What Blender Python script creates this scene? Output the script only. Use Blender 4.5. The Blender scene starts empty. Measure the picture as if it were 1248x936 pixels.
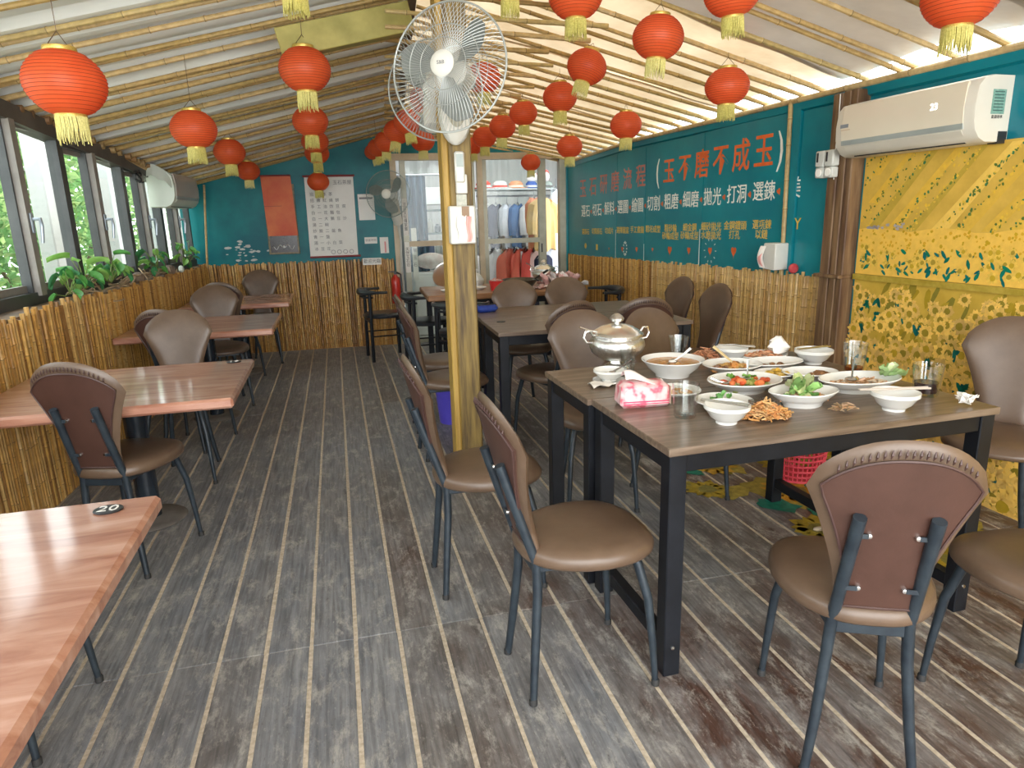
import bpy, math, random
from math import sin, cos, pi, radians, sqrt, atan2
from mathutils import Vector, Matrix
scene = bpy.context.scene
COL = scene.collection

# ------------------------------------------------------------------ camera, sky, exposure
cam_data = bpy.data.cameras.new('camera')
cam = bpy.data.objects.new('camera', cam_data)
COL.objects.link(cam)
cam_data.sensor_width = 36.0
cam_data.lens = 820.0 / 1248.0 * 36.0
cam_data.clip_start = 0.02
cam_data.clip_end = 200
CX = Vector((0.968, 0.086, -0.235)); CY = Vector((-0.249, 0.228, -0.941))
CY.normalize(); CX = (CX - CX.dot(CY) * CY).normalized(); CZ = CX.cross(CY)
cam.matrix_world = Matrix((CX, CY, CZ)).to_4x4()
cam.location = (0, 0, 1.40)
scene.camera = cam

world = bpy.data.worlds.new('overcast_sky'); scene.world = world
world.use_nodes = True
bgn = world.node_tree.nodes['Background']
bgn.inputs[0].default_value = (0.93, 0.97, 1.0, 1)
bgn.inputs[1].default_value = 2.6

def area(name, loc, target, sx, sy, power, color):
    l = bpy.data.lights.new(name, 'AREA'); l.shape = 'RECTANGLE'; l.size = sx; l.size_y = sy
    l.energy = power; l.color = color
    o = bpy.data.objects.new(name, l); COL.objects.link(o); o.location = loc
    o.rotation_euler = (Vector(target) - Vector(loc)).to_track_quat('-Z', 'Y').to_euler()
    return o
sun_d = bpy.data.lights.new('sun', 'SUN'); sun_d.energy = 3.2; sun_d.angle = radians(6); sun_d.color = (1.0, 0.93, 0.80)
sun = bpy.data.objects.new('sun', sun_d); COL.objects.link(sun); sun.location = (3, 3, 8)
sun.rotation_euler = Vector((-0.42, -0.30, -0.86)).to_track_quat('-Z', 'Y').to_euler()
# added fill lamp behind the camera, on top of sky through the open front
area('front_fill', (0.6, -3.2, 2.0), (0.8, 4.0, 0.9), 5.6, 3.2, 125, (1.0, 0.97, 0.93))
scene.view_settings.view_transform = 'Standard'
scene.view_settings.look = 'None'
scene.view_settings.gamma = 1.0
scene.view_settings.exposure = 1.05

# ------------------------------------------------------------------ room geometry (metres, +Y into the room)
def xb(y): return -1.35 - (7.86 - y) * 0.045       # bamboo face, left
def xw(y): return -1.46 - (7.70 - y) * 0.069       # window plane, left
def xr(y): return 2.64 + (7.70 - y) * 0.048        # right wall
def yb(x): return 7.88 - 0.0526 * (x + 1.35)       # back wall
def zl(y): return 1.79 + (7.75 - y) * 0.082        # left eave
def zwr(y): return 2.055 if y < 6 else 2.055 - 0.04 * (y - 6)
def xl(y): return -1.42 - (7.75 - y) * 0.092
def ridge(y): return 0.75 - (7.7 - y) * 0.0638, 2.335 + (7.7 - y) * 0.085
def roofz(x, y):
    rx, rz = ridge(y)
    if x < rx: return zl(y) + (x - xl(y)) / (rx - xl(y)) * (rz - zl(y))
    return zwr(y) + (xr(y) - x) / (xr(y) - rx) * (rz - zwr(y))

# ------------------------------------------------------------------ materials
def nt_mat(name):
    m = bpy.data.materials.new(name); m.use_nodes = True
    nt = m.node_tree; b = nt.nodes['Principled BSDF']
    return m, nt, b
def link(nt, a, b): nt.links.new(a, b)
def noise_fac(nt, scale, detail=4, rough=0.6, stretch=None, coord='Object', dist=0.0):
    tc = nt.nodes.new('ShaderNodeTexCoord')
    src = tc.outputs[coord]
    if coord == 'World':
        pass
    mp = nt.nodes.new('ShaderNodeMapping')
    if stretch: mp.inputs['Scale'].default_value = stretch
    link(nt, src, mp.inputs['Vector'])
    n = nt.nodes.new('ShaderNodeTexNoise')
    n.inputs['Scale'].default_value = scale; n.inputs['Detail'].default_value = detail
    n.inputs['Roughness'].default_value = rough; n.inputs['Distortion'].default_value = dist
    link(nt, mp.outputs[0], n.inputs['Vector'])
    return n.outputs['Fac']
def ramp(nt, fac, stops):
    r = nt.nodes.new('ShaderNodeValToRGB')
    while len(r.color_ramp.elements) > 1: r.color_ramp.elements.remove(r.color_ramp.elements[-1])
    r.color_ramp.elements[0].position = stops[0][0]; r.color_ramp.elements[0].color = (*stops[0][1], 1)
    for p, c in stops[1:]:
        e = r.color_ramp.elements.new(p); e.color = (*c, 1)
    link(nt, fac, r.inputs[0])
    return r.outputs[0]
def bump(nt, b, fac, strength, dist=0.01):
    bn = nt.nodes.new('ShaderNodeBump'); bn.inputs['Strength'].default_value = strength
    bn.inputs['Distance'].default_value = dist
    link(nt, fac, bn.inputs['Height']); link(nt, bn.outputs[0], b.inputs['Normal'])
MATS = {}
def pm(name, c1, c2=None, scale=8, rough=0.5, metal=0.0, bmp=0.0, stretch=None, spec=0.5, coat=0.0, lo=0.35, hi=0.65, detail=4, emis=None, alpha=None, bdist=0.01):
    if name in MATS: return MATS[name]
    m, nt, b = nt_mat(name)
    b.inputs['Roughness'].default_value = rough; b.inputs['Metallic'].default_value = metal
    b.inputs['Specular IOR Level'].default_value = spec
    if coat: b.inputs['Coat Weight'].default_value = coat; b.inputs['Coat Roughness'].default_value = 0.08
    c2 = c2 or tuple(min(1, c * 1.18 + 0.004) for c in c1)
    f = noise_fac(nt, scale, detail, stretch=stretch)
    link(nt, ramp(nt, f, [(lo, c1), (hi, c2)]), b.inputs['Base Color'])
    if bmp: bump(nt, b, f, bmp, bdist)
    if emis:
        b.inputs['Emission Color'].default_value = (*emis[0], 1); b.inputs['Emission Strength'].default_value = emis[1]
    MATS[name] = m
    return m
def cm(name, rough=0.55, spec=0.4, vary=0.25, bmp=0.0, trans=0.0):
    """colour taken from the mesh attribute 'Col', with a little noise"""
    if name in MATS: return MATS[name]
    m, nt, b = nt_mat(name)
    b.inputs['Roughness'].default_value = rough; b.inputs['Specular IOR Level'].default_value = spec
    a = nt.nodes.new('ShaderNodeAttribute'); a.attribute_name = 'Col'
    f = noise_fac(nt, 30, 3)
    mx = nt.nodes.new('ShaderNodeMix'); mx.data_type = 'RGBA'; mx.blend_type = 'MULTIPLY'
    mx.inputs[0].default_value = 1.0
    link(nt, a.outputs['Color'], mx.inputs[6])
    link(nt, ramp(nt, f, [(0.3, (1 - vary,) * 3), (0.7, (1, 1, 1))]), mx.inputs[7])
    link(nt, mx.outputs[2], b.inputs['Base Color'])
    if bmp: bump(nt, b, f, bmp)
    if trans:
        t = nt.nodes.new('ShaderNodeBsdfTranslucent'); link(nt, mx.outputs[2], t.inputs[0])
        ms = nt.nodes.new('ShaderNodeMixShader'); ms.inputs[0].default_value = trans
        out = nt.nodes['Material Output']
        link(nt, b.outputs[0], ms.inputs[1]); link(nt, t.outputs[0], ms.inputs[2]); link(nt, ms.outputs[0], out.inputs[0])
    MATS[name] = m
    return m
def translucent(name, c1, c2, scale, tfac, rough=0.5, stretch=None, bmp=0.0):
    if name in MATS: return MATS[name]
    m, nt, b = nt_mat(name)
    b.inputs['Roughness'].default_value = rough
    f = noise_fac(nt, scale, 4, stretch=stretch)
    c = ramp(nt, f, [(0.3, c1), (0.7, c2)])
    link(nt, c, b.inputs['Base Color'])
    if bmp: bump(nt, b, f, bmp, 0.03)
    t = nt.nodes.new('ShaderNodeBsdfTranslucent'); link(nt, c, t.inputs[0])
    ms = nt.nodes.new('ShaderNodeMixShader'); ms.inputs[0].default_value = tfac
    link(nt, b.outputs[0], ms.inputs[1]); link(nt, t.outputs[0], ms.inputs[2])
    link(nt, ms.outputs[0], nt.nodes['Material Output'].inputs[0])
    MATS[name] = m
    return m
def glass(name, tint=(0.95, 0.98, 0.97), gl=0.0, rough=0.03):
    if name in MATS: return MATS[name]
    m = bpy.data.materials.new(name); m.use_nodes = True; nt = m.node_tree
    nt.nodes.remove(nt.nodes['Principled BSDF'])
    t = nt.nodes.new('ShaderNodeBsdfTransparent'); t.inputs[0].default_value = (*tint, 1)
    g = nt.nodes.new('ShaderNodeBsdfGlossy'); g.inputs['Roughness'].default_value = rough
    fr = nt.nodes.new('ShaderNodeLayerWeight'); fr.inputs[0].default_value = 0.5
    pw_ = nt.nodes.new('ShaderNodeMath'); pw_.operation = 'POWER'; pw_.inputs[1].default_value = 5.0
    link(nt, fr.outputs['Facing'], pw_.inputs[0])
    ad = nt.nodes.new('ShaderNodeMath'); ad.operation = 'MULTIPLY_ADD'; ad.inputs[1].default_value = 0.6; ad.inputs[2].default_value = 0.018 + gl * 0.25
    link(nt, pw_.outputs[0], ad.inputs[0])
    ms = nt.nodes.new('ShaderNodeMixShader')
    link(nt, ad.outputs[0], ms.inputs[0]); link(nt, t.outputs[0], ms.inputs[1]); link(nt, g.outputs[0], ms.inputs[2])
    link(nt, ms.outputs[0], nt.nodes['Material Output'].inputs[0])
    MATS[name] = m
    return m

# ------------------------------------------------------------------ mesh builder
class MB:
    def __init__(s): s.v = []; s.f = []; s.c = []; s.col = (1, 1, 1)
    def add(s, vs, fs, col=None, M=None):
        o = len(s.v)
        if M is not None: vs = [M @ Vector(p) for p in vs]
        s.v += [tuple(p) for p in vs]; s.f += [tuple(i + o for i in f) for f in fs]
        if isinstance(col, list): s.c += col
        else: s.c += [col or s.col] * len(vs)
        return s
    def box(s, c, size, bev=0.0, M=None, rz=0.0, col=None):
        hx, hy, hz = size[0] / 2, size[1] / 2, size[2] / 2
        T = Matrix.Translation(c) @ Matrix.Rotation(rz, 4, 'Z')
        if M is not None: T = M @ T
        if bev <= 0:
            vs = [(x * hx, y * hy, z * hz) for x in (-1, 1) for y in (-1, 1) for z in (-1, 1)]
            fs = [(0, 1, 3, 2), (4, 6, 7, 5), (0, 4, 5, 1), (2, 3, 7, 6), (0, 2, 6, 4), (1, 5, 7, 3)]
            return s.add(vs, fs, col, T)
        b = min(bev, hx * .9, hy * .9, hz * .9); vs = []; idx = {}
        for sx in (-1, 1):
            for sy in (-1, 1):
                for sz in (-1, 1):
                    for a, p in enumerate(((sx * hx, sy * (hy - b), sz * (hz - b)), (sx * (hx - b), sy * hy, sz * (hz - b)), (sx * (hx - b), sy * (hy - b), sz * hz))):
                        idx[(sx, sy, sz, a)] = len(vs); vs.append(p)
        fs = []
        for a in range(3):
            o = [i for i in range(3) if i != a]
            for sg in (-1, 1):
                q = []
                for u, w in ((-1, -1), (1, -1), (1, 1), (-1, 1)):
                    k = [0, 0, 0]; k[a] = sg; k[o[0]] = u; k[o[1]] = w; q.append(idx[(*k, a)])
                fs.append(q)
        for a in range(3):
            o = [i for i in range(3) if i != a]
            for u in (-1, 1):
                for w in (-1, 1):
                    q = []
                    for t, fa in ((-1, o[0]), (1, o[0]), (1, o[1]), (-1, o[1])):
                        k = [0, 0, 0]; k[a] = t; k[o[0]] = u; k[o[1]] = w; q.append(idx[(*k, fa)])
                    fs.append(q)
        for sx in (-1, 1):
            for sy in (-1, 1):
                for sz in (-1, 1): fs.append([idx[(sx, sy, sz, a)] for a in range(3)])
        return s.add(vs, fs, col, T)
    def tube(s, pts, r, n=8, caps=True, col=None, M=None):
        pts = [Vector(p) for p in pts]; m = len(pts)
        rs = r if isinstance(r, (list, tuple)) else [r] * m
        vs = []; prev = None; cl = []
        for i, p in enumerate(pts):
            d = (pts[min(i + 1, m - 1)] - pts[max(i - 1, 0)])
            if d.length < 1e-9: d = Vector((0, 0, 1))
            d.normalize()
            if prev is None:
                ref = Vector((1, 0, 0)) if abs(d.x) < 0.9 else Vector((0, 1, 0))
                a = (ref - ref.dot(d) * d).normalized()
            else:
                a = prev - prev.dot(d) * d
                a = a.normalized() if a.length > 1e-6 else d.orthogonal().normalized()
            prev = a; b = d.cross(a)
            for k in range(n):
                t = 2 * pi * k / n
                vs.append(p + rs[i] * (cos(t) * a + sin(t) * b))
            if isinstance(col, list): cl += [col[i]] * n
        fs = [(i * n + k, i * n + (k + 1) % n, (i + 1) * n + (k + 1) % n, (i + 1) * n + k) for i in range(m - 1) for k in range(n)]
        if caps: fs += [tuple(range(n))[::-1], tuple((m - 1) * n + k for k in range(n))]
        return s.add(vs, fs, cl if isinstance(col, list) else col, M)
    def cyl(s, p0, p1, r0, r1=None, n=16, col=None, M=None):
        return s.tube([p0, p1], [r0, r0 if r1 is None else r1], n, True, col, M)
    def lathe(s, prof, n=24, M=None, col=None, sx=1.0, sy=1.0, c=(0, 0, 0), wob=None):
        vs = []; rings = []
        for i, (r, z) in enumerate(prof):
            if r < 1e-6: rings.append([len(vs)]); vs.append((c[0], c[1], c[2] + z))
            else:
                rings.append(list(range(len(vs), len(vs) + n)))
                for k in range(n):
                    t = 2 * pi * k / n; w = wob(t, i) if wob else 1.0
                    vs.append((c[0] + r * sx * w * cos(t), c[1] + r * sy * w * sin(t), c[2] + z))
        fs = []
        for a, b in zip(rings, rings[1:]):
            if len(a) == 1 and len(b) == 1: continue
            for k in range(n):
                k2 = (k + 1) % n
                if len(a) == 1: fs.append((a[0], b[k2], b[k]))
                elif len(b) == 1: fs.append((a[k], a[k2], b[0]))
                else: fs.append((a[k], a[k2], b[k2], b[k]))
        return s.add(vs, fs, col, M)
    def ball(s, c, r, n=10, m=6, sc=(1, 1, 1), col=None, M=None):
        prof = [(r * sin(pi * i / m) if 0 < i < m else 0, -r * cos(pi * i / m) * sc[2]) for i in range(m + 1)]
        return s.lathe(prof, n, M, col, sc[0], sc[1], c)
    def grid(s, nu, nv, fn, col=None, M=None):
        vs = [fn(i / nu, j / nv) for j in range(nv + 1) for i in range(nu + 1)]
        fs = [(j * (nu + 1) + i, j * (nu + 1) + i + 1, (j + 1) * (nu + 1) + i + 1, (j + 1) * (nu + 1) + i) for j in range(nv) for i in range(nu)]
        return s.add(vs, fs, col, M)
    def slab(s, nu, nv, fn, th, col=None, M=None):
        """closed sheet: fn gives the front surface, th is an offset vector"""
        th = Vector(th)
        a = [Vector(fn(i / nu, j / nv)) for j in range(nv + 1) for i in range(nu + 1)]
        N = len(a); W = nu + 1
        vs = a + [p + th for p in a]
        fs = []
        for j in range(nv):
            for i in range(nu):
                q = (j * W + i, j * W + i + 1, (j + 1) * W + i + 1, (j + 1) * W + i)
                fs += [q, tuple(k + N for k in q[::-1])]
        edge = [i for i in range(W)] + [j * W + nu for j in range(1, nv + 1)] + [nv * W + i for i in range(nu - 1, -1, -1)] + [j * W for j in range(nv - 1, 0, -1)]
        for k in range(len(edge)):
            a0, b0 = edge[k], edge[(k + 1) % len(edge)]
            fs.append((b0, a0, a0 + N, b0 + N))
        return s.add(vs, fs, col, M)
    def prism(s, outline, z0, z1, col=None, M=None):
        n = len(outline)
        vs = [(x, y, z0) for x, y in outline] + [(x, y, z1) for x, y in outline]
        fs = [tuple(range(n))[::-1], tuple(range(n, 2 * n))] + [(k, (k + 1) % n, n + (k + 1) % n, n + k) for k in range(n)]
        return s.add(vs, fs, col, M)
    def mesh(s, name, mat=None, smooth=True, recalc=True, angle=40):
        me = bpy.data.meshes.new(name)
        me.from_pydata(s.v, [], s.f)
        if any(c != (1, 1, 1) for c in s.c):
            at = me.color_attributes.new('Col', 'FLOAT_COLOR', 'POINT')
            flat = []
            for c in s.c: flat += [c[0], c[1], c[2], 1.0]
            at.data.foreach_set('color', flat)
        if recalc:
            import bmesh
            bm = bmesh.new(); bm.from_mesh(me); bmesh.ops.recalc_face_normals(bm, faces=bm.faces[:]); bm.to_mesh(me); bm.free()
        if mat: me.materials.append(mat)
        if smooth:
            me.polygons.foreach_set('use_smooth', [True] * len(me.polygons))
            try: me.set_sharp_from_angle(angle=radians(angle))
            except Exception: pass
        me.update()
        return me
    def build(s, name, mat=None, parent=None, smooth=True, loc=None, rz=0.0, **kw):
        return inst(name, s.mesh(name, mat, smooth, **kw), parent, loc, rz)
def inst(name, me, parent=None, loc=None, rz=0.0):
    o = bpy.data.objects.new(name, me); COL.objects.link(o)
    if parent: o.parent = parent
    if loc is not None: o.location = loc
    if rz: o.rotation_euler = (0, 0, rz)
    return o
def tag(o, label=None, cat=None, group=None, kind=None):
    if label: o['label'] = label
    if cat: o['category'] = cat
    if group: o['group'] = group
    if kind: o['kind'] = kind
    return o
def thing(name, label, cat, loc=(0, 0, 0), rz=0.0, group=None):
    return tag(inst(name, None, None, loc, rz), label, cat, group)
def copy_tree(o, parent=None):
    kids = list(o.children)
    c = o.copy(); COL.objects.link(c)
    if parent: c.parent = parent
    for k in kids: copy_tree(k, c)
    return c
def dup(o, label, loc, rz=0.0, group=None, scale=None):
    c = copy_tree(o); c.location = loc; c.rotation_euler = (0, 0, rz); c['label'] = label
    if group: c['group'] = group
    if scale: c.scale = (scale,) * 3 if not isinstance(scale, tuple) else scale
    return c
def frame(origin, u, v):
    """matrix with local x along u, local y along v, local z = u x v"""
    u = Vector(u).normalized(); v = Vector(v); v = (v - v.dot(u) * u).normalized(); w = u.cross(v)
    M = Matrix((u, v, w)).transposed().to_4x4(); M.translation = Vector(origin)
    return M
def lettering(body, size, mat, parent, M, name='lettering', sx=1.0, extrude=0.0004, align='CENTER', line=1.0, bold=0.0):
    cu = bpy.data.curves.new(name, 'FONT'); cu.body = body; cu.size = size; cu.extrude = extrude; cu.offset = size * bold
    cu.align_x = align; cu.align_y = 'CENTER'; cu.resolution_u = 2; cu.space_line = line
    t = bpy.data.objects.new(name, cu); COL.objects.link(t)
    dg = bpy.context.evaluated_depsgraph_get()
    me = bpy.data.meshes.new_from_object(t.evaluated_get(dg))
    bpy.data.objects.remove(t); bpy.data.curves.remove(cu)
    me.transform(M @ Matrix.Diagonal((sx, 1, 1, 1)))
    me.materials.clear(); me.materials.append(mat)
    o = inst(name, me, parent)
    if len(body) > 1: o['kind'] = 'stuff'
    return o
rnd = random.Random(7)
RIGHT_U = Vector((0.048, -1, 0)).normalized()
def MR(y, z, off=0.0):
    """matrix on the right wall: local x runs towards the camera, local y up, local z into the room"""
    M = frame((xr(y), y, z), RIGHT_U, (0, 0, 1))
    return M @ Matrix.Translation((0, 0, off))
BACK_U = Vector((1, -0.0526, 0)).normalized()
def MBK(x, z, off=0.0):
    M = frame((x, yb(x), z), BACK_U, (0, 0, 1))
    return M @ Matrix.Translation((0, 0, off))
# ------------------------------------------------------------------ floor
def floor_material():
    m, nt, b = nt_mat('worn_floor_boards')
    geo = nt.nodes.new('ShaderNodeNewGeometry')
    def nz(scale, stretch, detail=5, rough=0.65, dist=0.0):
        mp = nt.nodes.new('ShaderNodeMapping'); mp.inputs['Scale'].default_value = stretch
        link(nt, geo.outputs['Position'], mp.inputs['Vector'])
        n = nt.nodes.new('ShaderNodeTexNoise'); n.inputs['Scale'].default_value = scale
        n.inputs['Detail'].default_value = detail; n.inputs['Roughness'].default_value = rough; n.inputs['Distortion'].default_value = dist
        link(nt, mp.outputs[0], n.inputs['Vector'])
        return n.outputs['Fac']
    big = nz(0.9, (1, 0.6, 1), 4)
    wear = nz(5.0, (1.4, 0.8, 1), 8, 0.72, 0.6)
    grain = nz(46, (1.6, 0.09, 1), 4, 0.6, 0.3)
    scuff = nz(11, (1.3, 0.55, 1), 12, 0.82, 0.25)
    fleck = nz(75, (1.2, 0.4, 1), 6, 0.8, 0.0)
    oi = nt.nodes.new('ShaderNodeObjectInfo')
    sep = nt.nodes.new('ShaderNodeSeparateXYZ'); link(nt, geo.outputs['Position'], sep.inputs[0])
    def math_(op, a, c, d=None):
        n = nt.nodes.new('ShaderNodeMath'); n.operation = op
        for i, q in enumerate((a, c, d)):
            if q is None: continue
            if isinstance(q, (int, float)): n.inputs[i].default_value = q
            else: link(nt, q, n.inputs[i])
        return n.outputs[0]
    # the boards near the dining side keep more of their red-brown stain
    bias = math_('MULTIPLY_ADD', sep.outputs[0], 0.15, math_('MULTIPLY', sep.outputs[1], -0.035))
    f = math_('ADD', math_('ADD', big, bias), math_('MULTIPLY', math_('SUBTRACT', oi.outputs['Random'], 0.5), 0.25))
    stain = ramp(nt, f, [(0.36, (0.165, 0.175, 0.195)), (0.52, (0.125, 0.113, 0.108)), (0.70, (0.085, 0.045, 0.034))])
    worn = ramp(nt, wear, [(0.40, (0, 0, 0)), (0.66, (1, 1, 1))])
    def mix(fac, a, c, blend='MIX'):
        n = nt.nodes.new('ShaderNodeMix'); n.data_type = 'RGBA'; n.blend_type = blend
        if isinstance(fac, (int, float)): n.inputs[0].default_value = fac
        else: link(nt, fac, n.inputs[0])
        for i, q in ((6, a), (7, c)):
            if isinstance(q, tuple): n.inputs[i].default_value = (*q, 1)
            else: link(nt, q, n.inputs[i])
        return n.outputs[2]
    c = mix(math_('MULTIPLY', worn, 0.62), stain, (0.30, 0.30, 0.30))
    c = mix(1.0, c, ramp(nt, grain, [(0.32, (0.60, 0.60, 0.60)), (0.66, (1.22, 1.22, 1.22))]), 'MULTIPLY')
    c = mix(ramp(nt, scuff, [(0.51, (0, 0, 0)), (0.63, (0.7, 0.7, 0.7))]), c, (0.46, 0.44, 0.40))
    c = mix(ramp(nt, fleck, [(0.60, (0, 0, 0)), (0.70, (0.7, 0.7, 0.7))]), c, (0.50, 0.48, 0.45))
    c = mix(ramp(nt, fleck, [(0.30, (0.8, 0.8, 0.8)), (0.42, (0, 0, 0))]), c, (0.045, 0.035, 0.03))
    link(nt, c, b.inputs['Base Color'])
    link(nt, ramp(nt, wear, [(0.35, (0.36,) * 3), (0.65, (0.55,) * 3)]), b.inputs['Roughness'])
    bump(nt, b, grain, 0.35, 0.004)
    return m
M_FLOOR = floor_material()
floor = MB().box((0.6, 2.45, -0.0228), (6.0, 11.1, 0.04)).build('floor', pm('dry_gap_filler', (0.42, 0.35, 0.26), (0.60, 0.52, 0.41), 60, 0.85), smooth=False)
tag(floor, kind='structure')
cuts = [-1.0, 2.12, 5.2, 7.80]
pl = {}
for k in range(-9, 23):
    x = -0.198 + 0.1467 * k + 0.0733
    if x < -1.72 or x > 3.05: continue
    for i in range(3):
        y0, y1 = cuts[i], cuts[i + 1]
        if i not in pl:
            pl[i] = [MB().box((0, 0, -0.006), (0.1332 + d, y1 - y0 - 0.0018, 0.0125), 0.0022).mesh('plank', M_FLOOR, False) for d in (0, 0.0012, -0.0014)]
        inst('plank', pl[i][(k * 7 + i) % 3], floor, (x + rnd.uniform(-.0006, .0006), (y0 + y1) / 2, rnd.uniform(-.0012, 0.0)))

# painted sunflowers on the boards by the mural
def blob(mb, c, r, col, n=11, z=0.0, asp=1.0, rot=0.0, jag=0.25, rg=rnd):
    vs = [(c[0], c[1], z)]
    for k in range(n):
        t = 2 * pi * k / n; q = r * (1 + rg.uniform(-jag, jag))
        a, b_ = q * cos(t), q * asp * sin(t)
        vs.append((c[0] + a * cos(rot) - b_ * sin(rot), c[1] + a * sin(rot) + b_ * cos(rot), z))
    mb.add(vs, [(0, 1 + k, 1 + (k + 1) % n) for k in range(n)], col)
def flower(mb, c, r, z, petal, heart, rg, n=13):
    for k in range(n):
        t = 2 * pi * k / n + rg.uniform(-.15, .15); L = r * rg.uniform(.8, 1.12); w = r * rg.uniform(.18, .3)
        d = (cos(t), sin(t)); p = (-sin(t), cos(t)); v = rg.uniform(.86, 1.1)
        pts = [(c[0] + d[0] * r * .25, c[1] + d[1] * r * .25, z), (c[0] + d[0] * L * .65 + p[0] * w, c[1] + d[1] * L * .65 + p[1] * w, z), (c[0] + d[0] * L, c[1] + d[1] * L, z), (c[0] + d[0] * L * .65 - p[0] * w, c[1] + d[1] * L * .65 - p[1] * w, z)]
        mb.add(pts, [(0, 1, 2, 3)], tuple(q * v for q in petal))
    blob(mb, c, r * .42, heart, 9, z + 5e-6, 1.0, 0, .12, rg)
fp = MB(); rg = random.Random(21); z = 0.0009
YEL = (0.62, 0.40, 0.035)
spots = [(2.45, 1.50, .17), (2.72, 1.85, .15), (2.5, 2.2, .16), (2.15, 2.75, .17), (2.35, 3.1, .16), (2.62, 2.75, .15), (1.95, 3.2, .15), (2.2, 3.5, .12), (2.75, 3.2, .14), (2.0, 2.35, .14), (1.75, 2.9, .12), (2.7, 1.2, .15), (2.3, 1.95, .12)]
for i, (x, y, r) in enumerate(spots):
    for q in range(3):
        z += 0.00003
        blob(fp, (x + rg.uniform(-.1, .1), y + rg.uniform(-.1, .1)), r * rg.uniform(.5, .9), (0.33, 0.27, 0.05) if q else (0.42, 0.33, 0.06), 13, z, rg.uniform(.5, 1), rg.uniform(0, 3), .35, rg)
    z += 0.0001
    flower(fp, (x, y), r, z, tuple(c * rg.uniform(.7, 1) for c in YEL), (0.25, 0.22, 0.05), rg, 12)
for x, y, r, a in [(2.50, 1.36, .07, 2.6), (1.98, 2.62, .12, 2.4), (2.12, 2.45, .09, 2.0), (2.75, 1.6, .1, 1.2), (2.38, 2.5, .1, .5), (1.78, 3.15, .09, 2.2), (2.3, 2.8, .08, 1.0), (2.62, 2.35, .09, 2.8), (2.1, 2.05, .08, .7)]:
    z += 0.0001
    blob(fp, (x, y), r, (0.012, 0.20, 0.14), 12, z, .5, a, .3, rg)
tag(fp.build('painted_sunflowers', cm('floor_paint', 0.6, 0.3, 0.45), floor, False, recalc=False), 'worn yellow and teal sunflower painting on the boards', kind='stuff')

# ------------------------------------------------------------------ bamboo
BAM = [(0.60, 0.33, 0.085), (0.52, 0.27, 0.062), (0.66, 0.40, 0.125), (0.42, 0.21, 0.05), (0.54, 0.31, 0.10), (0.62, 0.35, 0.085), (0.30, 0.145, 0.04), (0.64, 0.40, 0.14)]
def culm(mb, p0, p1, r, rg, tint, gap=0.22, n=7, bend=0.0, taper=0.0):
    p0, p1 = Vector(p0), Vector(p1); d = p1 - p0; L = d.length
    side = d.cross(Vector((0.31, 0.2, 0.93))).normalized()
    ts = []; t = rg.uniform(.2, 1) * gap
    pts, rs, cs = [p0], [r], [tint]
    dark = tuple(c * 0.38 for c in tint); pale = tuple(min(1, c * 1.2) for c in tint)
    while t < L - 0.03:
        for dt, k, c in ((-0.006, 1.0, tint), (-0.001, 1.17, dark), (0.003, 1.13, pale), (0.009, 1.0, tint)):
            f = (t + dt) / L
            pts.append(p0 + d * f + side * bend * sin(pi * f)); rs.append(r * k * (1 - taper * f)); cs.append(c)
        t += gap * rg.uniform(.75, 1.25)
    pts.append(p1); rs.append(r * (1 - taper)); cs.append(tint)
    mb.tube(pts, rs, n, True, cs)
M_BAM = cm('bamboo', 0.42, 0.45, 0.35)
rgb = random.Random(3)
def culm_meshes(h, nvar, r, gap, key, tints=BAM):
    out = []
    for i in range(nvar):
        mb = MB(); culm(mb, (0, 0, 0), (rgb.uniform(-.006, .006), rgb.uniform(-.003, .003), h + rgb.uniform(-.012, .012)), r * rgb.uniform(.85, 1.1), rgb, tints[i % len(tints)], gap, 7, rgb.uniform(-.004, .004))
        out.append(mb.mesh(key, M_BAM, recalc=False))
    return out
# left dado: bamboo culms on a board wall
wl = MB()
wl.add([(xb(y) - d, y, z) for d in (0.014, 0.05) for y in (-1.0, 7.9) for z in (0, 0.955)], [(0, 2, 3, 1), (4, 5, 7, 6), (1, 3, 7, 5), (0, 1, 5, 4), (2, 6, 7, 3), (0, 4, 6, 2)])
wl.add([(xw(y) - d, y, z) for d in (-0.02, 0.08) for y in (-1.0, 7.95) for z in (0, 0.99)], [(0, 2, 3, 1), (4, 5, 7, 6), (1, 3, 7, 5), (0, 1, 5, 4), (2, 6, 7, 3), (0, 4, 6, 2)])
wall_left = wl.build('wall_left', pm('dark_backing_board', (0.07, 0.04, 0.02), (0.11, 0.06, 0.03), 12, 0.8), smooth=False)
tag(wall_left, kind='structure')
lv = culm_meshes(0.985, 8, 0.0122, 0.17, 'bamboo_culm')
y = 2.75
stuff = MB()
while y < 7.84:
    if y < 4.9:
        o = inst('bamboo_culm', lv[rgb.randrange(8)], wall_left, (xb(y) + rgb.uniform(-.002, .003), y, 0)); o.rotation_euler = (0, 0, rgb.uniform(-.7, .7)); o.scale = (1, 1, rgb.uniform(.985, 1.03))
    else: culm(stuff, (xb(y), y, 0), (xb(y) + rgb.uniform(-.004, .004), y + rgb.uniform(-.01, .01), 0.985 + rgb.uniform(-.02, .02)), 0.0118, rgb, rgb.choice(BAM), 0.17, 6)
    y += 0.0236
tag(stuff.build('bamboo_screen', M_BAM, wall_left, recalc=False), kind='stuff')

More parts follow.
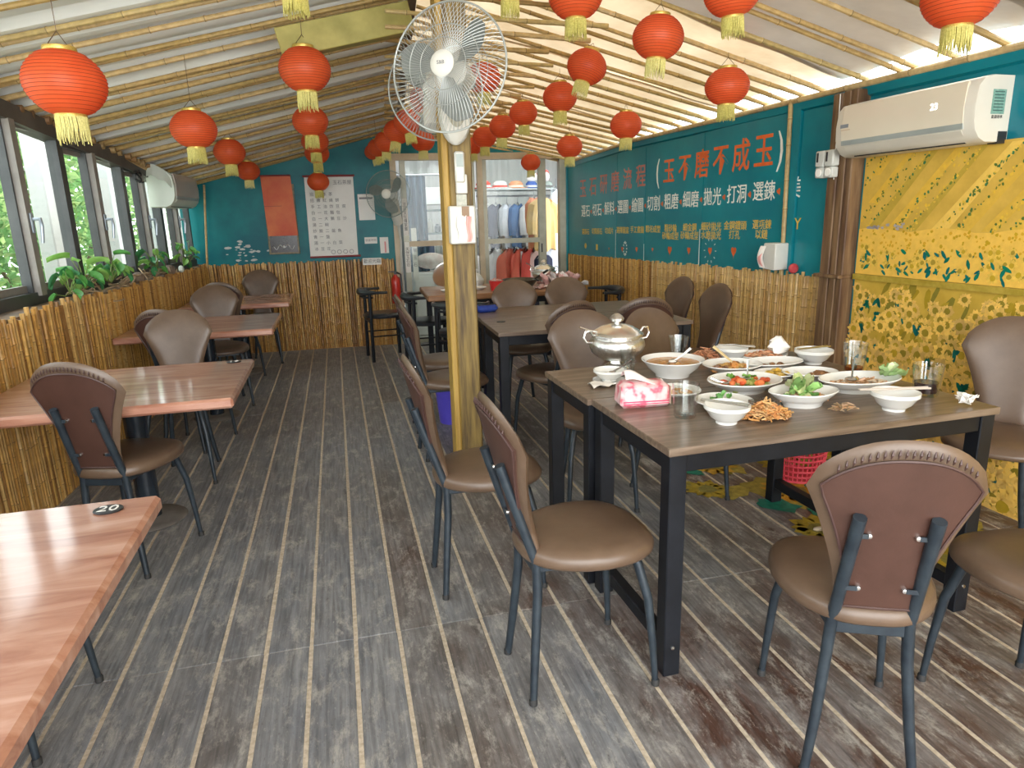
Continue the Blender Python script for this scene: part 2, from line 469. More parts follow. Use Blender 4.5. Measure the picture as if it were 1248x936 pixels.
# right wall: teal boards, bamboo dado, pillar, mural
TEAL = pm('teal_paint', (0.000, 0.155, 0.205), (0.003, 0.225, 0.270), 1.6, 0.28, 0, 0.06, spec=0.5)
def wallbox(mb, y0, y1, z0, z1, d0=0.0, d1=-0.05, top=None):
    """box on the right wall from offset d1 (outside) to d0 (room side)"""
    vs = []
    for d in (d0, d1):
        for yy in (y0, y1):
            for q in (0, 1):
                zz = (z0, z1 if top is None else top(yy))[q]
                vs.append((xr(yy) - d, yy, zz))
    return mb.add(vs, [(0, 1, 3, 2), (4, 6, 7, 5), (1, 5, 7, 3), (0, 2, 6, 4), (2, 3, 7, 6), (0, 4, 5, 1)])
wr = MB(); wallbox(wr, -2.5, 7.75, 0, 0, 0, -0.06, lambda yy: zwr(yy) + 0.01)
wall_right = wr.build('wall_right', TEAL, smooth=False); tag(wall_right, kind='structure')
edges = [7.62, 6.34, 5.76, 4.84, 3.87]
for a, b_ in zip(edges, edges[1:]):
    p = MB(); wallbox(p, b_ + 0.004, a - 0.004, 0.93, 0, 0.012, 0, lambda yy: 1.985 - max(0, yy - 4) * .017)
    tag(p.build('wall_panel', TEAL, wall_right, smooth=False))
p = MB(); wallbox(p, 3.45, 3.78, 0.93, 1.97, 0.006, 0); p.build('wall_panel', TEAL, wall_right, smooth=False)
p = MB(); wallbox(p, 3.79, 3.86, 0.93, 2.02, 0.022, 0); p.build('corner_post', TEAL, wall_right, smooth=False)
p = MB(); wallbox(p, 7.63, 7.70, 0.0, 1.96, 0.03, 0); p.build('corner_post', TEAL, wall_right, smooth=False)
# head moulding
p = MB(); wallbox(p, -0.5, 7.7, 0, 0, 0.03, 0, None)
p = MB()
vs = []
for yy in (-0.5, 6.0, 7.7):
    for d, dz in ((0.0, -0.085), (0.02, -0.075), (0.034, -0.015), (0.0, 0.0)):
        vs.append((xr(yy) - d, yy, zwr(yy) - 0.0 + dz))
p.add(vs, [(i * 4 + k, i * 4 + k + 1, i * 4 + 5 + k, i * 4 + 4 + k) for i in range(2) for k in range(3)] + [(3, 7, 4, 0)])
p.build('head_moulding', TEAL, wall_right, smooth=False)
rv = culm_meshes(0.955, 8, 0.0118, 0.13, 'bamboo_culm', [(0.64, 0.41, 0.15), (0.55, 0.33, 0.10), (0.68, 0.46, 0.19), (0.48, 0.27, 0.08), (0.60, 0.38, 0.13), (0.52, 0.32, 0.12), (0.66, 0.43, 0.16), (0.58, 0.36, 0.11)])
stuff = MB(); y = 3.46
bk = MB(); wallbox(bk, 3.45, 7.6, 0, 0.93, 0.006, 0); bk.build('backing_board', MATS['dark_backing_board'], wall_right, smooth=False)
while y < 7.6:
    h = 1.0 - (y - 3.46) * 0.0125
    if y < 5.6:
        o = inst('bamboo_culm', rv[rgb.randrange(8)], wall_right, (xr(y) - 0.018 - rgb.uniform(0, .004), y, 0)); o.rotation_euler = (0, 0, rgb.uniform(-.8, .8)); o.scale = (1, 1, h / 0.955 * rgb.uniform(.993, 1.007))
    else: culm(stuff, (xr(y) - .018, y, 0), (xr(y) - .018, y + rgb.uniform(-.006, .006), h + rgb.uniform(-.008, .008)), 0.0116, rgb, rgb.choice(BAM), 0.13, 6)
    y += 0.0233
tag(stuff.build('bamboo_screen', M_BAM, wall_right, recalc=False), kind='stuff')
# bare pole and pillar
p = MB(); culm(p, (xr(3.85) - 0.035, 3.85, 0.98), (xr(3.86) - 0.035, 3.87, 2.05), 0.014, rgb, (0.52, 0.36, 0.15), 0.2, 8)
tag(p.build('bamboo_pole', M_BAM, wall_right, recalc=False))
pw = pm('weathered_pillar', (0.085, 0.040, 0.018), (0.22, 0.13, 0.06), 5, 0.6, 0, 0.3, (6, 6, 0.5))
pil = thing('timber_pillar', 'weathered brown timber pillar on the right wall beside the sunflower mural', 'pillar', (xr(3.36) - 0.06, 3.36, 0), math.atan(0.048))
for i, dx in enumerate((-0.062, -0.013, 0.05)):
    w = (0.046, 0.050, 0.072)[i]
    MB().box((0.02 - 0.004 * i, dx, 1.005 if i < 2 else 1.0), (0.09, w, 2.01), 0.005).build('board', pw, pil, smooth=False)
p = MB(); p.tube([(-0.03, 0.034, 2.0), (-0.032, 0.03, 1.8), (-0.03, 0.04, 1.62), (-0.03, 0.03, 1.55)], 0.005, 6); p.build('cable', pm('white_plastic', (0.78, 0.77, 0.72), None, 5, 0.35), pil)
MB().box((-0.005, 0.01, 1.012), (0.10, 0.2, 0.02), 0.003).build('batten', pw, pil, smooth=False)
# electric box
eb = thing('switch_box', 'pale grey double switch and socket box on the brown pillar', 'switch box', (xr(3.41) - 0.10, 3.42, 1.635), math.atan(0.048))
gp = pm('grey_plastic', (0.50, 0.51, 0.47), None, 6, 0.4); dk = pm('black_plastic', (0.012, 0.013, 0.015), None, 6, 0.4)
for s in (-1, 1):
    MB().box((-0.02, s * 0.036, 0.03), (0.05, 0.066, 0.088), 0.006).build('breaker_cover', gp, eb)
    MB().box((-0.047, s * 0.036 + 0.012, 0.038), (0.006, 0.009, 0.05)).build('slot', dk, eb)
    q = MB(); q.box((-0.02, s * 0.036, -0.045), (0.045, 0.064, 0.058), 0.006); q.build('socket', gp, eb)
    q = MB(); q.cyl((-0.04, s * 0.036, -0.045), (-0.047, s * 0.036, -0.045), 0.022, n=16); q.build('socket_face', MATS['white_plastic'], eb)

# mural
rg = random.Random(11)
MY1, MY0 = 3.255, -2.0
def mural(name, z0, z1, pal):
    p = MB(); wallbox(p, MY0, MY1, z0, z1, 0.012, 0)
    return p.build(name, pm('mustard_paint_%d' % int(z1 * 10), *pal, 7, 0.5, 0, 0.1), wall_right, smooth=False)
up, low = mural('mural_board', 1.03, 1.665, ((0.56, 0.35, 0.05), (0.70, 0.44, 0.07))), mural('mural_board', 0.0, 1.0, ((0.50, 0.32, 0.035), (0.62, 0.40, 0.055)))
p = MB(); wallbox(p, MY0, MY1, 1.0, 1.03, 0.03, 0); p.build('mural_batten', pm('olive_paint', (0.34, 0.24, 0.02), (0.46, 0.33, 0.05), 20, 0.5), wall_right, smooth=False)
O = MR(MY1, 0, 0.0125)   # local x: distance towards the camera
def paint(parent, fill):
    mb = MB(); fill(mb); mb.v = [tuple(O @ Vector(q)) for q in mb.v]
    return tag(mb.build('mural_painting', cm('mural_paint', 0.55, 0.3, 0.14), parent, False, recalc=False), 'painted yellow sunflowers and teal leaves', kind='stuff')
LEN = 2.6
def fill_low(mb):
    z = 0.0
    for i in range(700):
        z += 1e-6
        c = rg.choice([(0.30, 0.22, 0.02), (0.44, 0.30, 0.02), (0.52, 0.36, 0.04), (0.24, 0.20, 0.025), (0.40, 0.27, 0.015)])
        blob(mb, (rg.uniform(0, LEN), rg.uniform(0.02, .98)), rg.uniform(.02, .05), c, 8, z, rg.uniform(.25, .5), rg.uniform(.7, 1.5), .25, rg)
    items = []
    for i in range(1000):
        x, y = rg.uniform(0.02, LEN), 1 - rg.random() ** 0.8 * .98
        items.append((y, x))
    items.sort(reverse=True)
    for y, x in items:
        z += 1e-5; r = 0.036 + (1 - y) * 0.045 * rg.uniform(.75, 1.2)
        y = min(y, .99 - r)
        k = rg.uniform(.74, 1.08)
        if rg.random() < 0.20:
            for q in range(rg.choice((1, 2, 3))):
                blob(mb, (x + rg.uniform(-.02, .02), y), r * .7, (0.0, rg.uniform(.10, .17), rg.uniform(.07, .12)), 8, z, .32, rg.uniform(.6, 2.4), .15, rg)
        else: flower(mb, (x, y), r, z, (0.97 * k, 0.61 * k, 0.13), rg.choice([(0.34, 0.24, 0.02), (0.50, 0.33, 0.02), (0.28, 0.21, 0.02)]), rg, 12)
def fill_up(mb):
    z = 0.0
    for k in range(34):
        z += 2e-5; x0 = -0.9 + k * 0.135
        def P(t, off): return (x0 + off + t * 0.36 + .0, 1.27 + t * 0.385, z)
        c = rg.choice([(0.72, 0.45, 0.06), (0.86, 0.56, 0.11), (0.54, 0.37, 0.05), (0.78, 0.48, 0.06)])
        w = rg.uniform(.04, .09)
        for j in range(8):
            t0, t1 = j / 8, (j + 1) / 8
            pts = [P(t0, 0), P(t0, w * (1.1 - t0 * .5)), P(t1, w * (1.1 - t1 * .5)), P(t1, 0)]
            if pts[0][0] > 0.01 and pts[2][0] < LEN: mb.add(pts, [(0, 1, 2, 3)], c)
    for i in range(2300):
        z += 5e-7
        k = rg.randrange(34); t = rg.random(); x = -0.9 + k * 0.135 + t * .36 + rg.gauss(0, .012) + (.0 if k % 2 else .05); y = 1.27 + t * .385
        if not 0.01 < x < LEN: continue
        c = rg.choice([(0.05, 0.20, 0.07), (0.18, 0.22, 0.03), (0.80, 0.52, 0.05), (0.76, 0.50, 0.07), (0.10, 0.17, 0.03)])
        blob(mb, (x, y), rg.uniform(.004, .009), c, 6, z, rg.uniform(.5, 1), rg.uniform(0, 3), .3, rg)
    # plain band in front of the rows
    n = 30; vs = []; z += 1e-5
    for i in range(n + 1):
        x = LEN * i / n; vs += [(x, 1.032, z), (x, 1.275 + .012 * sin(i * 1.3), z)]
    mb.add(vs, [(2 * i, 2 * i + 2, 2 * i + 3, 2 * i + 1) for i in range(n)], (0.86, 0.53, 0.09))
    for i in range(420):
        z += 1e-6
        blob(mb, (rg.uniform(0.01, LEN), rg.uniform(1.15, 1.27)), rg.uniform(.004, .009), rg.choice([(0.55, 0.34, 0.01), (0.70, 0.38, 0.02)]), 6, z, 1, 0, .2, rg)
    for i in range(330):
        z += 1e-5; x, y = rg.uniform(0.03, LEN), 1.045 + rg.random() ** 1.3 * .14
        if rg.random() < .4: blob(mb, (x, y), rg.uniform(.015, .026), (0.0, rg.uniform(.12, .2), rg.uniform(.09, .14)), 8, z, .4, rg.uniform(.4, 2.6), .2, rg)
        elif y - .03 > 1.034: flower(mb, (x, y), rg.uniform(.02, .034), z, (0.84, 0.55, 0.09), rg.choice([(0.40, 0.28, 0.03), (0.55, 0.36, 0.02)]), rg, 10)
    for i in range(16): blob(mb, (0.06 + rg.random() ** 1.2 * .25, 1.285 + rg.uniform(-.006, .02)), .012, (0.42, 0.38, 0.36), 7, z + 1e-5, .6, 0, .3, rg)
paint(low, fill_low); paint(up, fill_up)

# wall text
M_RED = pm('red_paint', (0.62, 0.10, 0.012), (0.70, 0.14, 0.03), 20, 0.5)
M_WHT = pm('white_paint', (0.74, 0.74, 0.68), None, 20, 0.5)
M_YEL = pm('yellow_paint', (0.68, 0.42, 0.05), (0.78, 0.52, 0.10), 20, 0.5)
def wtext(body, y, z, size, mat, sx=1.0, line=1.0, bold=0.004): return lettering(body, size, mat, wall_right, MR(y, z, 0.0128), 'lettering', sx, 0.0006, 'CENTER', line, bold)
for i, ch in enumerate('玉不磨不成玉'): wtext(ch, 5.36 - i * 0.245, 1.715 + i * 0.009, 0.215 + .004 * i, M_RED, 0.9, 1.0, .012)
M_RED2 = pm('faded_red_paint', (0.42, 0.13, 0.10), (0.55, 0.18, 0.13), 20, 0.5)
for i, ch in enumerate('玉石研磨流程'): wtext(ch, 7.18 - i * 0.265, 1.655 + i * 0.010, 0.21, M_RED2, 0.9, 1.0, .010)
wtext('(', 5.55, 1.735, 0.26, M_WHT, 0.8); wtext(')', 3.965, 1.775, 0.27, M_WHT, 0.8)
words = ['美', '選鍊', '打洞', '拋光', '細磨', '粗磨', '切割', '繪圖', '選圖', '解料', '切石', '選石']
small = ['DIY', '選項鍊\n以鏈', '金鋼鑽頭\n打孔', '細砂拋光\n水磨拋光', '細金鋼\n砂輪成型', '粗砂輪\n砂輪成型', '粗坯成型', '手工畫圖', '選擇圖案', '切成片', '切開原石', '選原石']
def heart(mb, M, s, col=None):
    pts = [(0, -1.05)] + [(.62 * (16 * sin(t) ** 3) / 16, .62 * (13 * cos(t) - 5 * cos(2 * t) - 2 * cos(3 * t) - cos(4 * t)) / 14 - .1) for t in [pi - 2 * pi * (k + 1) / 18 for k in range(17)]]
    pts = [(x * s, y * s * 1.15) for x, y in pts]
    mb.prism(pts, 0, 0.0006, col, M)
hearts = MB(); small_h = MB(); rays = MB()
for k, w in enumerate(words):
    y = 3.81 + 0.30 * k; z = 1.515 - 0.0085 * k
    wtext(w, y, z, 0.138, M_WHT, 0.86)
    wtext(small[k], y, z - 0.245 if '\n' in small[k] else z - 0.215, 0.068 if k else 0.10, M_YEL, 1.0, 0.95)
    if k < 11: heart(small_h, MR(y + 0.15, z - 0.005, 0.0128) @ Matrix.Rotation(0.5, 4, 'Z'), 0.030)
    if 2 <= k <= 9: heart(hearts, MR(y, z - 0.385, 0.0128), (0.05, 0.042, 0.04, 0.052, 0.026, 0.036, 0.036, 0.02)[k - 2])
for k in range(10):
    t = 2 * pi * k / 10; rays.box((0.075 * cos(t), 0.085 * sin(t), 0.0003), (0.018, 0.006, 0.0006), M=MR(3.81 + .30 * 3, 1.10, 0.0128) @ Matrix.Translation((0, 0, 0)), rz=t)
for k in range(12):
    t = 2 * pi * k / 12; rays.box((0.035 * cos(t) + .06, 0.06 * sin(t), 0.0003), (0.02, 0.014, 0.0006), M=MR(3.81 + .30 * 8, 1.065, 0.0128), rz=t)
hearts.build('heart_mark', M_RED, wall_right, False); small_h.build('heart_mark', M_RED, wall_right, False); rays.build('white_mark', M_WHT, wall_right, False)
q = MB(); q.lathe([(0, 0), (0.03, 0), (0.03, .0006), (0, .0006)], 14, MR(3.81 + .30 * 11, 1.06, .0128)); q.box((0, 0, .0003), (.05, .06, .0006), M=MR(3.81 + .30 * 10, 1.055, .0128)); q.build('stone_mark', M_YEL, wall_right, False)
q = MB()
for y, z0, z1 in ((6.36, .95, 1.24), (5.77, .95, 1.12), (4.86, .94, 1.26)): q.box((0, (z0 + z1) / 2, .0004), (.008, z1 - z0, .0008), M=MR(y, 0, .0128))
q.build('scratch_mark', M_WHT, wall_right, False)
# ------------------------------------------------------------------ ceiling
M_TIN = pm('corrugated_tin', (0.76, 0.80, 0.79), (0.88, 0.90, 0.88), 3, 0.36, 0.0, 0.05, (0.4, 4, 1))
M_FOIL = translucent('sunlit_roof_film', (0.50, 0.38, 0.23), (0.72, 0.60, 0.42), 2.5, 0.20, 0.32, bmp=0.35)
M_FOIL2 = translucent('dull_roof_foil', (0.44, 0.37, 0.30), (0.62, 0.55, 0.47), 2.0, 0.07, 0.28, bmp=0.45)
Y0R, Y1R = -2.2, 7.95
def lsheet(i, j):
    y = Y0R + (Y1R - Y0R) * i; x0 = xl(y) - 0.12; rx = ridge(y)[0] + 0.02
    x = x0 + (rx - x0) * j
    ph = y / 0.19 * 2 * pi
    return (x, y, roofz(min(x, ridge(y)[0]), y) + 0.045 + 0.016 * max(-.55, min(.55, sin(ph))) / .55)
mb = MB(); mb.grid(440, 3, lsheet); ceiling = mb.build('ceiling', M_TIN, None, True, recalc=False, angle=30)
tag(ceiling, kind='structure')
for k in range(9):
    ya = Y0R + (Y1R - Y0R) * k / 9; yb_ = ya + (Y1R - Y0R) / 9 + 0.04
    rk = random.Random(50 + k)
    def rsheet(i, j):
        y = ya + (yb_ - ya) * i; rx = ridge(y)[0]; x1 = xr(y) - (0.035 if k in (4, 5, 6) else -0.03) + .02 * sin(4 * y)
        x = rx + (x1 - rx) * j
        s = 0.010 * sin(3.1 * x + 5 * y + k) + 0.006 * sin(9 * x - 4 * y)
        return (x, y, roofz(x, y) + 0.045 + s + 0.004 * (k % 2))
    MB().grid(12, 18, rsheet).build('roof_sheet', M_FOIL if k >= 5 else M_FOIL2, ceiling, recalc=False, angle=60)
# bamboo poles under the roof
rgc = random.Random(5)
def roof_pole(xa, xb_, y, dz=0.018, r=0.017, tint=None, flat=None, yskew=0.0):
    mb = MB(); tint = tint or rgc.choice([(0.56, 0.38, 0.15), (0.50, 0.34, 0.12), (0.62, 0.44, 0.20), (0.44, 0.29, 0.10), (0.54, 0.40, 0.16)])
    if flat is None: p0 = (xa, y, roofz(xa, y) + dz); p1 = (xb_, y + yskew, roofz(xb_, y + yskew) + dz)
    else: p0 = (xa, y, flat); p1 = (xb_, y + yskew, flat + 0.03)
    culm(mb, p0, p1, r, rgc, tint, 0.32, 8, rgc.uniform(-.018, .018), 0.25)
    return mb.build('bamboo_pole', M_BAM, ceiling, recalc=False)
y = -0.9; k = 0
while y < 7.8:
    rx, rz = ridge(y)
    roof_pole(xl(y) - 0.04, rx + 0.0, y, 0.012, rgc.uniform(.014, .019), yskew=rgc.uniform(-.03, .05))
    if k % 2 == 0: roof_pole(xl(y) - 0.04 + rgc.uniform(0, .1), rx - .02, y + 0.055, 0.014, rgc.uniform(.012, .016), yskew=rgc.uniform(-.02, .06))
    y += rgc.uniform(.22, .29); k += 1
y = -0.8; k = 0
for y in [-.9, -.4, .1, .5, .95, 1.3, 1.65, 1.95, 2.22, 2.53, 2.77, 2.99, 3.08, 3.30, 3.62, 3.79, 3.96, 4.13, 4.35, 4.55, 4.8, 4.98, 5.2, 5.42, 5.6, 5.82, 6.0, 6.2, 6.38, 6.6, 6.78, 6.98, 7.15, 7.35, 7.55, 7.72]:
    rx, rz = ridge(y)
    roof_pole(xr(y) + 0.0, rx + 0.04, y, 0.0, rgc.uniform(.0125, .0155), yskew=rgc.uniform(-.02, .05))
# level tie poles below the ridge
y = 2.75; k = 0
while y < 7.6:
    x1 = 1.42 + rgc.uniform(-.12, .14); z = roofz(1.45, y) - 0.035
    roof_pole(x1, ridge(y)[0] - 0.16, y, r=rgc.uniform(.011, .015), flat=z, yskew=rgc.uniform(-.03, .03)); y += rgc.uniform(.21, .32); k += 1
# ridge board, eave poles, beam stub
def along(xf, zf, ya, yb_, w, h, name, mat, parent):
    mb = MB(); vs = []
    n = 6
    for i in range(n + 1):
        y = ya + (yb_ - ya) * i / n; x, z = xf(y), zf(y)
        vs += [(x - w / 2, y, z - h), (x + w / 2, y, z - h), (x + w / 2, y, z), (x - w / 2, y, z)]
    fs = [(i * 4 + k, i * 4 + (k + 1) % 4, i * 4 + 4 + (k + 1) % 4, i * 4 + 4 + k) for i in range(n) for k in range(4)] + [(3, 2, 1, 0), (n * 4, n * 4 + 1, n * 4 + 2, n * 4 + 3)]
    mb.add(vs, fs); return mb.build(name, mat, parent, False)
wood_d = pm('dark_timber', (0.075, 0.050, 0.030), (0.14, 0.10, 0.06), 6, 0.6, 0, 0.2, (6, .6, 6))
along(lambda y: ridge(y)[0], lambda y: ridge(y)[1] + 0.02, -2.0, 7.85, 0.05, 0.09, 'ridge_board', wood_d, ceiling)
mb = MB(); culm(mb, (xr(-1) - .03, -1, zwr(-1) - .015), (xr(6) - .03, 6, zwr(6) - .02), 0.017, rgc, (0.58, 0.42, 0.2), 0.34, 8); culm(mb, (xr(6) - .03, 6, zwr(6) - .02), (xr(7.7) - .03, 7.7, zwr(7.7) - .02), 0.016, rgc, (0.58, 0.42, 0.2), 0.3, 8)
mb.build('eave_pole', M_BAM, ceiling, recalc=False)
mb = MB(); culm(mb, (xl(0) + .03, 0, zl(0) - .02), (xl(7.7) + .03, 7.7, zl(7.7) - .02), 0.022, rgc, (0.50, 0.34, 0.14), 0.3, 8)
mb.build('eave_pole', M_BAM, ceiling, recalc=False)
mb = MB(); y = 3.0
while y < 7.7:
    culm(mb, (xl(y) + .05, y, zl(y) - .0), (xl(y) + .075 + rgc.uniform(0, .03), y, zl(y) + .0), rgc.uniform(.018, .026), rgc, rgc.choice([(0.36, 0.20, 0.07), (0.42, 0.28, 0.11), (0.25, 0.13, 0.05)]), 1, 7); y += rgc.uniform(.09, .2)
tag(mb.build('cut_pole_ends', M_BAM, ceiling, recalc=False), kind='stuff')
gy = pm('yellow_green_timber', (0.26, 0.235, 0.05), (0.42, 0.36, 0.10), 5, 0.55, 0, 0.15, (1, 5, 1))
b0 = Vector((-0.20, 4.05, roofz(-.20, 4.05) - 0.165)); b1 = Vector((0.50, 4.05, roofz(.46, 4.05) - 0.165))
Mb = frame((b0 + b1) / 2, b1 - b0, (0, 1, 0))
MB().box((0, 0, 0), ((b1 - b0).length, 0.09, 0.15), 0.004, M=Mb).build('beam', gy, ceiling, False)

# ------------------------------------------------------------------ back wall
wb = MB()
def backbox(mb, x0, x1, z0, z1, d0=0.0, d1=-0.06, tops=None):
    vs = []
    for d in (d0, d1):
        for xx in (x0, x1):
            zz = z1 if tops is None else tops(xx)
            vs += [(xx, yb(xx) - d, z0), (xx, yb(xx) - d, zz)]
    return mb.add(vs, [(0, 1, 3, 2), (4, 6, 7, 5), (1, 5, 7, 3), (0, 2, 6, 4), (2, 3, 7, 6), (0, 4, 5, 1)])
rtop = lambda x: roofz(x, 7.75) + 0.09
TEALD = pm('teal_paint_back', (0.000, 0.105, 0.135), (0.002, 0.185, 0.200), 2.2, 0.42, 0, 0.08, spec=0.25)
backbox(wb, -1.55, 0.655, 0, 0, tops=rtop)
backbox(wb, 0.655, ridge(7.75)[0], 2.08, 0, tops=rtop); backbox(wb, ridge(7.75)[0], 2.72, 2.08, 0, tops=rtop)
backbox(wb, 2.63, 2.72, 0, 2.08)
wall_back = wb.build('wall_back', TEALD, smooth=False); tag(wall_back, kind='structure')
p = MB(); backbox(p, -1.35, 0.62, 0, 0.955, 0.008, 0); p.build('backing_board', MATS['dark_backing_board'], wall_back, False)
stuff = MB(); x = -1.345
while x < 0.615:
    culm(stuff, (x, yb(x) - .018, 0.0), (x + rgb.uniform(-.012, .012), yb(x) - .018, 0.975 + rgb.uniform(-.012, .012)), 0.0112, rgb, rgb.choice(BAM), 0.16, 6); x += 0.0226
tag(stuff.build('bamboo_screen', M_BAM, wall_back, recalc=False), kind='stuff')
p = MB(); culm(p, (xb(7.8) - .0 + .01, 7.80, 0.95), (-1.27, 7.82, 1.80), 0.011, rgb, (0.55, 0.36, 0.14), 0.25, 7); p.build('bamboo_pole', M_BAM, wall_back, recalc=False)
p = MB()
for i in range(26):
    px, pz = -0.93 + rgb.gauss(0, .09), 1.14 + rgb.gauss(0, .035) - (0.10 if i % 3 == 0 else 0)
    q = MBK(px, pz, 0.0006); n = 8; r = rgb.uniform(.006, .028)
    p.add([q @ Vector((0, 0, 0))] + [q @ Vector((r * 1.4 * rgb.uniform(.6, 1.2) * cos(2 * pi * k / n), r * .6 * rgb.uniform(.6, 1.2) * sin(2 * pi * k / n), 0)) for k in range(n)], [(0, 1 + k, 1 + (k + 1) % n) for k in range(n)])
tag(p.build('peeled_paint', pm('bare_plaster', (0.45, 0.47, 0.45), None, 20, 0.8), wall_back, False, recalc=False), kind='stuff')

# things on the back wall
PAPER = pm('white_paper', (0.70, 0.69, 0.65), (0.76, 0.75, 0.71), 4, 0.7)
GREYINK = pm('grey_ink', (0.17, 0.17, 0.18), None, 5, 0.8); INK = pm('black_ink', (0.03, 0.03, 0.03), None, 5, 0.8)
pic = thing('framed_picture', 'dark framed picture with gold edge almost hidden behind the red hanging scroll', 'picture', (-0.545, yb(-0.545), 1.43))
def MBL(o, x, z, off): return frame((x, -0.0526 * x - off, z), BACK_U, (0, 0, 1))
MB().box((0, 0, 0), (0.32, 0.73, 0.02), 0.003, M=frame((0, -.016, 0), BACK_U, (0, 0, 1))).build('frame', pm('dark_gold_frame', (0.10, 0.075, 0.035), (0.2, 0.15, 0.06), 40, 0.4), pic, False)
MB().box((0, 0, 0), (0.28, 0.69, 0.006), M=frame((0, -.028, 0), BACK_U, (0, 0, 1))).build('picture_panel', pm('black_lacquer', (0.012, 0.010, 0.010), (0.025, 0.02, 0.02), 9, 0.25), pic, False)
p = MB()
for s in (-1, 1): p.tube([(s * (0.02 + .09 * t), -.034, -0.29 + .025 * sin(t * 7)) for t in [i / 10 for i in range(11)]], 0.004, 5)
p.ball((0, -.034, -.285), .018, 8, 6); p.build('painted_flourish', pm('pale_silver_paint', (0.5, 0.5, 0.5), None, 9, 0.4), pic)
scr = thing('red_scroll', 'red and orange hanging scroll in front of a dark picture on the teal wall', 'scroll', (-0.56, yb(-0.56), 1.57))
def sc_fn(i, j):
    x = -0.152 + 0.304 * i; return (x + 0.02 * (1 - j) , -0.0526 * x - 0.045 - 0.012 * sin(j * 5) , -0.31 + 0.62 * j)
MB().slab(6, 16, sc_fn, (0, 0.003, 0)).build('sheet', pm('red_scroll_paper', (0.52, 0.055, 0.025), (0.66, 0.17, 0.05), 3.2, 0.55, lo=0.3, hi=0.7), scr)
p = MB(); p.cyl((-0.155, -.05 + .008, .31), (0.155, -.05 - .008, .31), .008, n=10); p.build('rod', pm('dark_red', (0.2, 0.02, 0.02), None, 5, 0.5), scr)
MB().box((0.008, -.052, 0.0), (.3, .003, .004)).build('crease', MATS['dark_red'], scr, False)
wsc = thing('menu_scroll', 'tall white hanging scroll with handwritten grey menu lines beside the red scroll', 'scroll', (-0.015, yb(-0.015), 1.445))
def wc_fn(i, j):
    x = -0.255 + 0.51 * i; return (x - 0.012 * (1 - j), -0.0526 * x - 0.018 - .004 * sin(j * 6), -0.42 + 0.84 * j)
MB().slab(6, 12, wc_fn, (0, .003, 0)).build('sheet', PAPER, wsc)
for zz in (-.425, .425):
    p = MB(); p.cyl((-0.27, -.02 + .014, zz), (0.27, -.02 - .014, zz), .011, n=10); p.build('rod', MATS['dark_red'], wsc)
lines = ['招牌冰茶', '招牌紅燒餅', '手工油炸豆腐', '白一花麵包', '白一大鵝豆沙', '湯二碗', '炒飯二盤魚', '青一盤', '湯一小白菜', '冰豆花']
for i, t in enumerate(lines): lettering('  '.join(t), 0.042, GREYINK, wsc, frame((-0.215, 0.0113 - .0265, 0.235 - i * 0.064), BACK_U, (0, 0, 1)), 'lettering', 1, .0004, 'LEFT')
lettering('玉石茶屋', 0.05, GREYINK, wsc, frame((0.135, -.0071 - .0265, 0.355), BACK_U, (0, 0, 1)))
p = MB()
for i in range(4): p.tube([(-0.02 + i * .065 + .022 * cos(t), -.027 - .0526 * (-.02 + i * .065), -.375 + .02 * sin(t)) for t in [2 * pi * q / 14 for q in range(15)]], .0025, 4, False)
p.build('painted_teapots', GREYINK, wsc)
def poster(name, label, cat, x0, x1, z0, z1, off=.004, mat=PAPER):
    x, z = (x0 + x1) / 2, (z0 + z1) / 2
    t = thing(name, label, cat, (x, yb(x), z))
    MB().box((0, 0, off), (x1 - x0, z1 - z0, .002), M=frame((0, 0, 0), BACK_U, (0, 0, 1))).build('sheet', mat, t, False)
    return t
def on_poster(t, x, z): return frame((x, -0.0526 * x - .0056, z), BACK_U, (0, 0, 1))
t = poster('notice', 'white laminated notice on the teal wall right of the menu scroll', 'notice', .272, .445, 1.40, 1.675)
MB().box((0, 0, 0), (.145, .02, .0008), M=on_poster(t, 0, .095)).build('header_bar', GREYINK, t, False)
t = poster('price_card', 'small white card pinned on teal wall below the laminated notice', 'notice', .31, .447, 1.145, 1.215)
lettering('營業時間', .03, GREYINK, t, on_poster(t, 0, 0))
t = poster('paper_slip', 'white slip with pink stripe at the right end of the teal back wall', 'notice', .475, .568, 1.035, 1.21)
MB().box((0, 0, 0), (.018, .12, .0008), M=on_poster(t, .01, -.02)).build('stripe', pm('pink_ink', (0.62, 0.25, 0.25), None, 5, 0.7), t, False)
t = poster('wall_sign', 'white strip sign with black characters on top of the back bamboo dado', 'sign', .272, .475, .915, .99, .04)
lettering('歡迎光臨', .05, INK, t, frame((0, -.0415, 0), BACK_U, (0, 0, 1)), 'lettering', .95)

# ------------------------------------------------------------------ glazed partition (door) and the shop behind
ALU = pm('bronze_aluminium', (0.25, 0.25, 0.19), (0.33, 0.32, 0.25), 6, 0.38, 0.3)
ALUT = pm('tan_aluminium', (0.42, 0.33, 0.21), (0.52, 0.42, 0.28), 6, 0.45)
door = tag(inst('door_1', None, None, (0, 0, 0)), kind='structure')
def post(x0, x1, z0, z1, d0, d1, mat=ALU, name='frame_post'):
    p = MB(); backbox(p, x0, x1, z0, z1, d0, d1); return p.build(name, mat, door, False)
post(.635, .70, 0, 2.08, .03, -.06, ALUT); post(.74, .80, 0, 2.03, .02, -.03); post(1.28, 1.33, 0, 2.03, .02, -.03)
post(1.50, 1.56, 0, 2.03, .02, -.02); post(1.59, 1.65, 0, 2.03, .03, -.02, ALUT); post(1.655, 1.70, 0, 2.03, .0, -.06)
post(2.30, 2.385, 0, 2.03, .0, -.05); post(2.54, 2.63, 0, 2.05, .03, -.06)
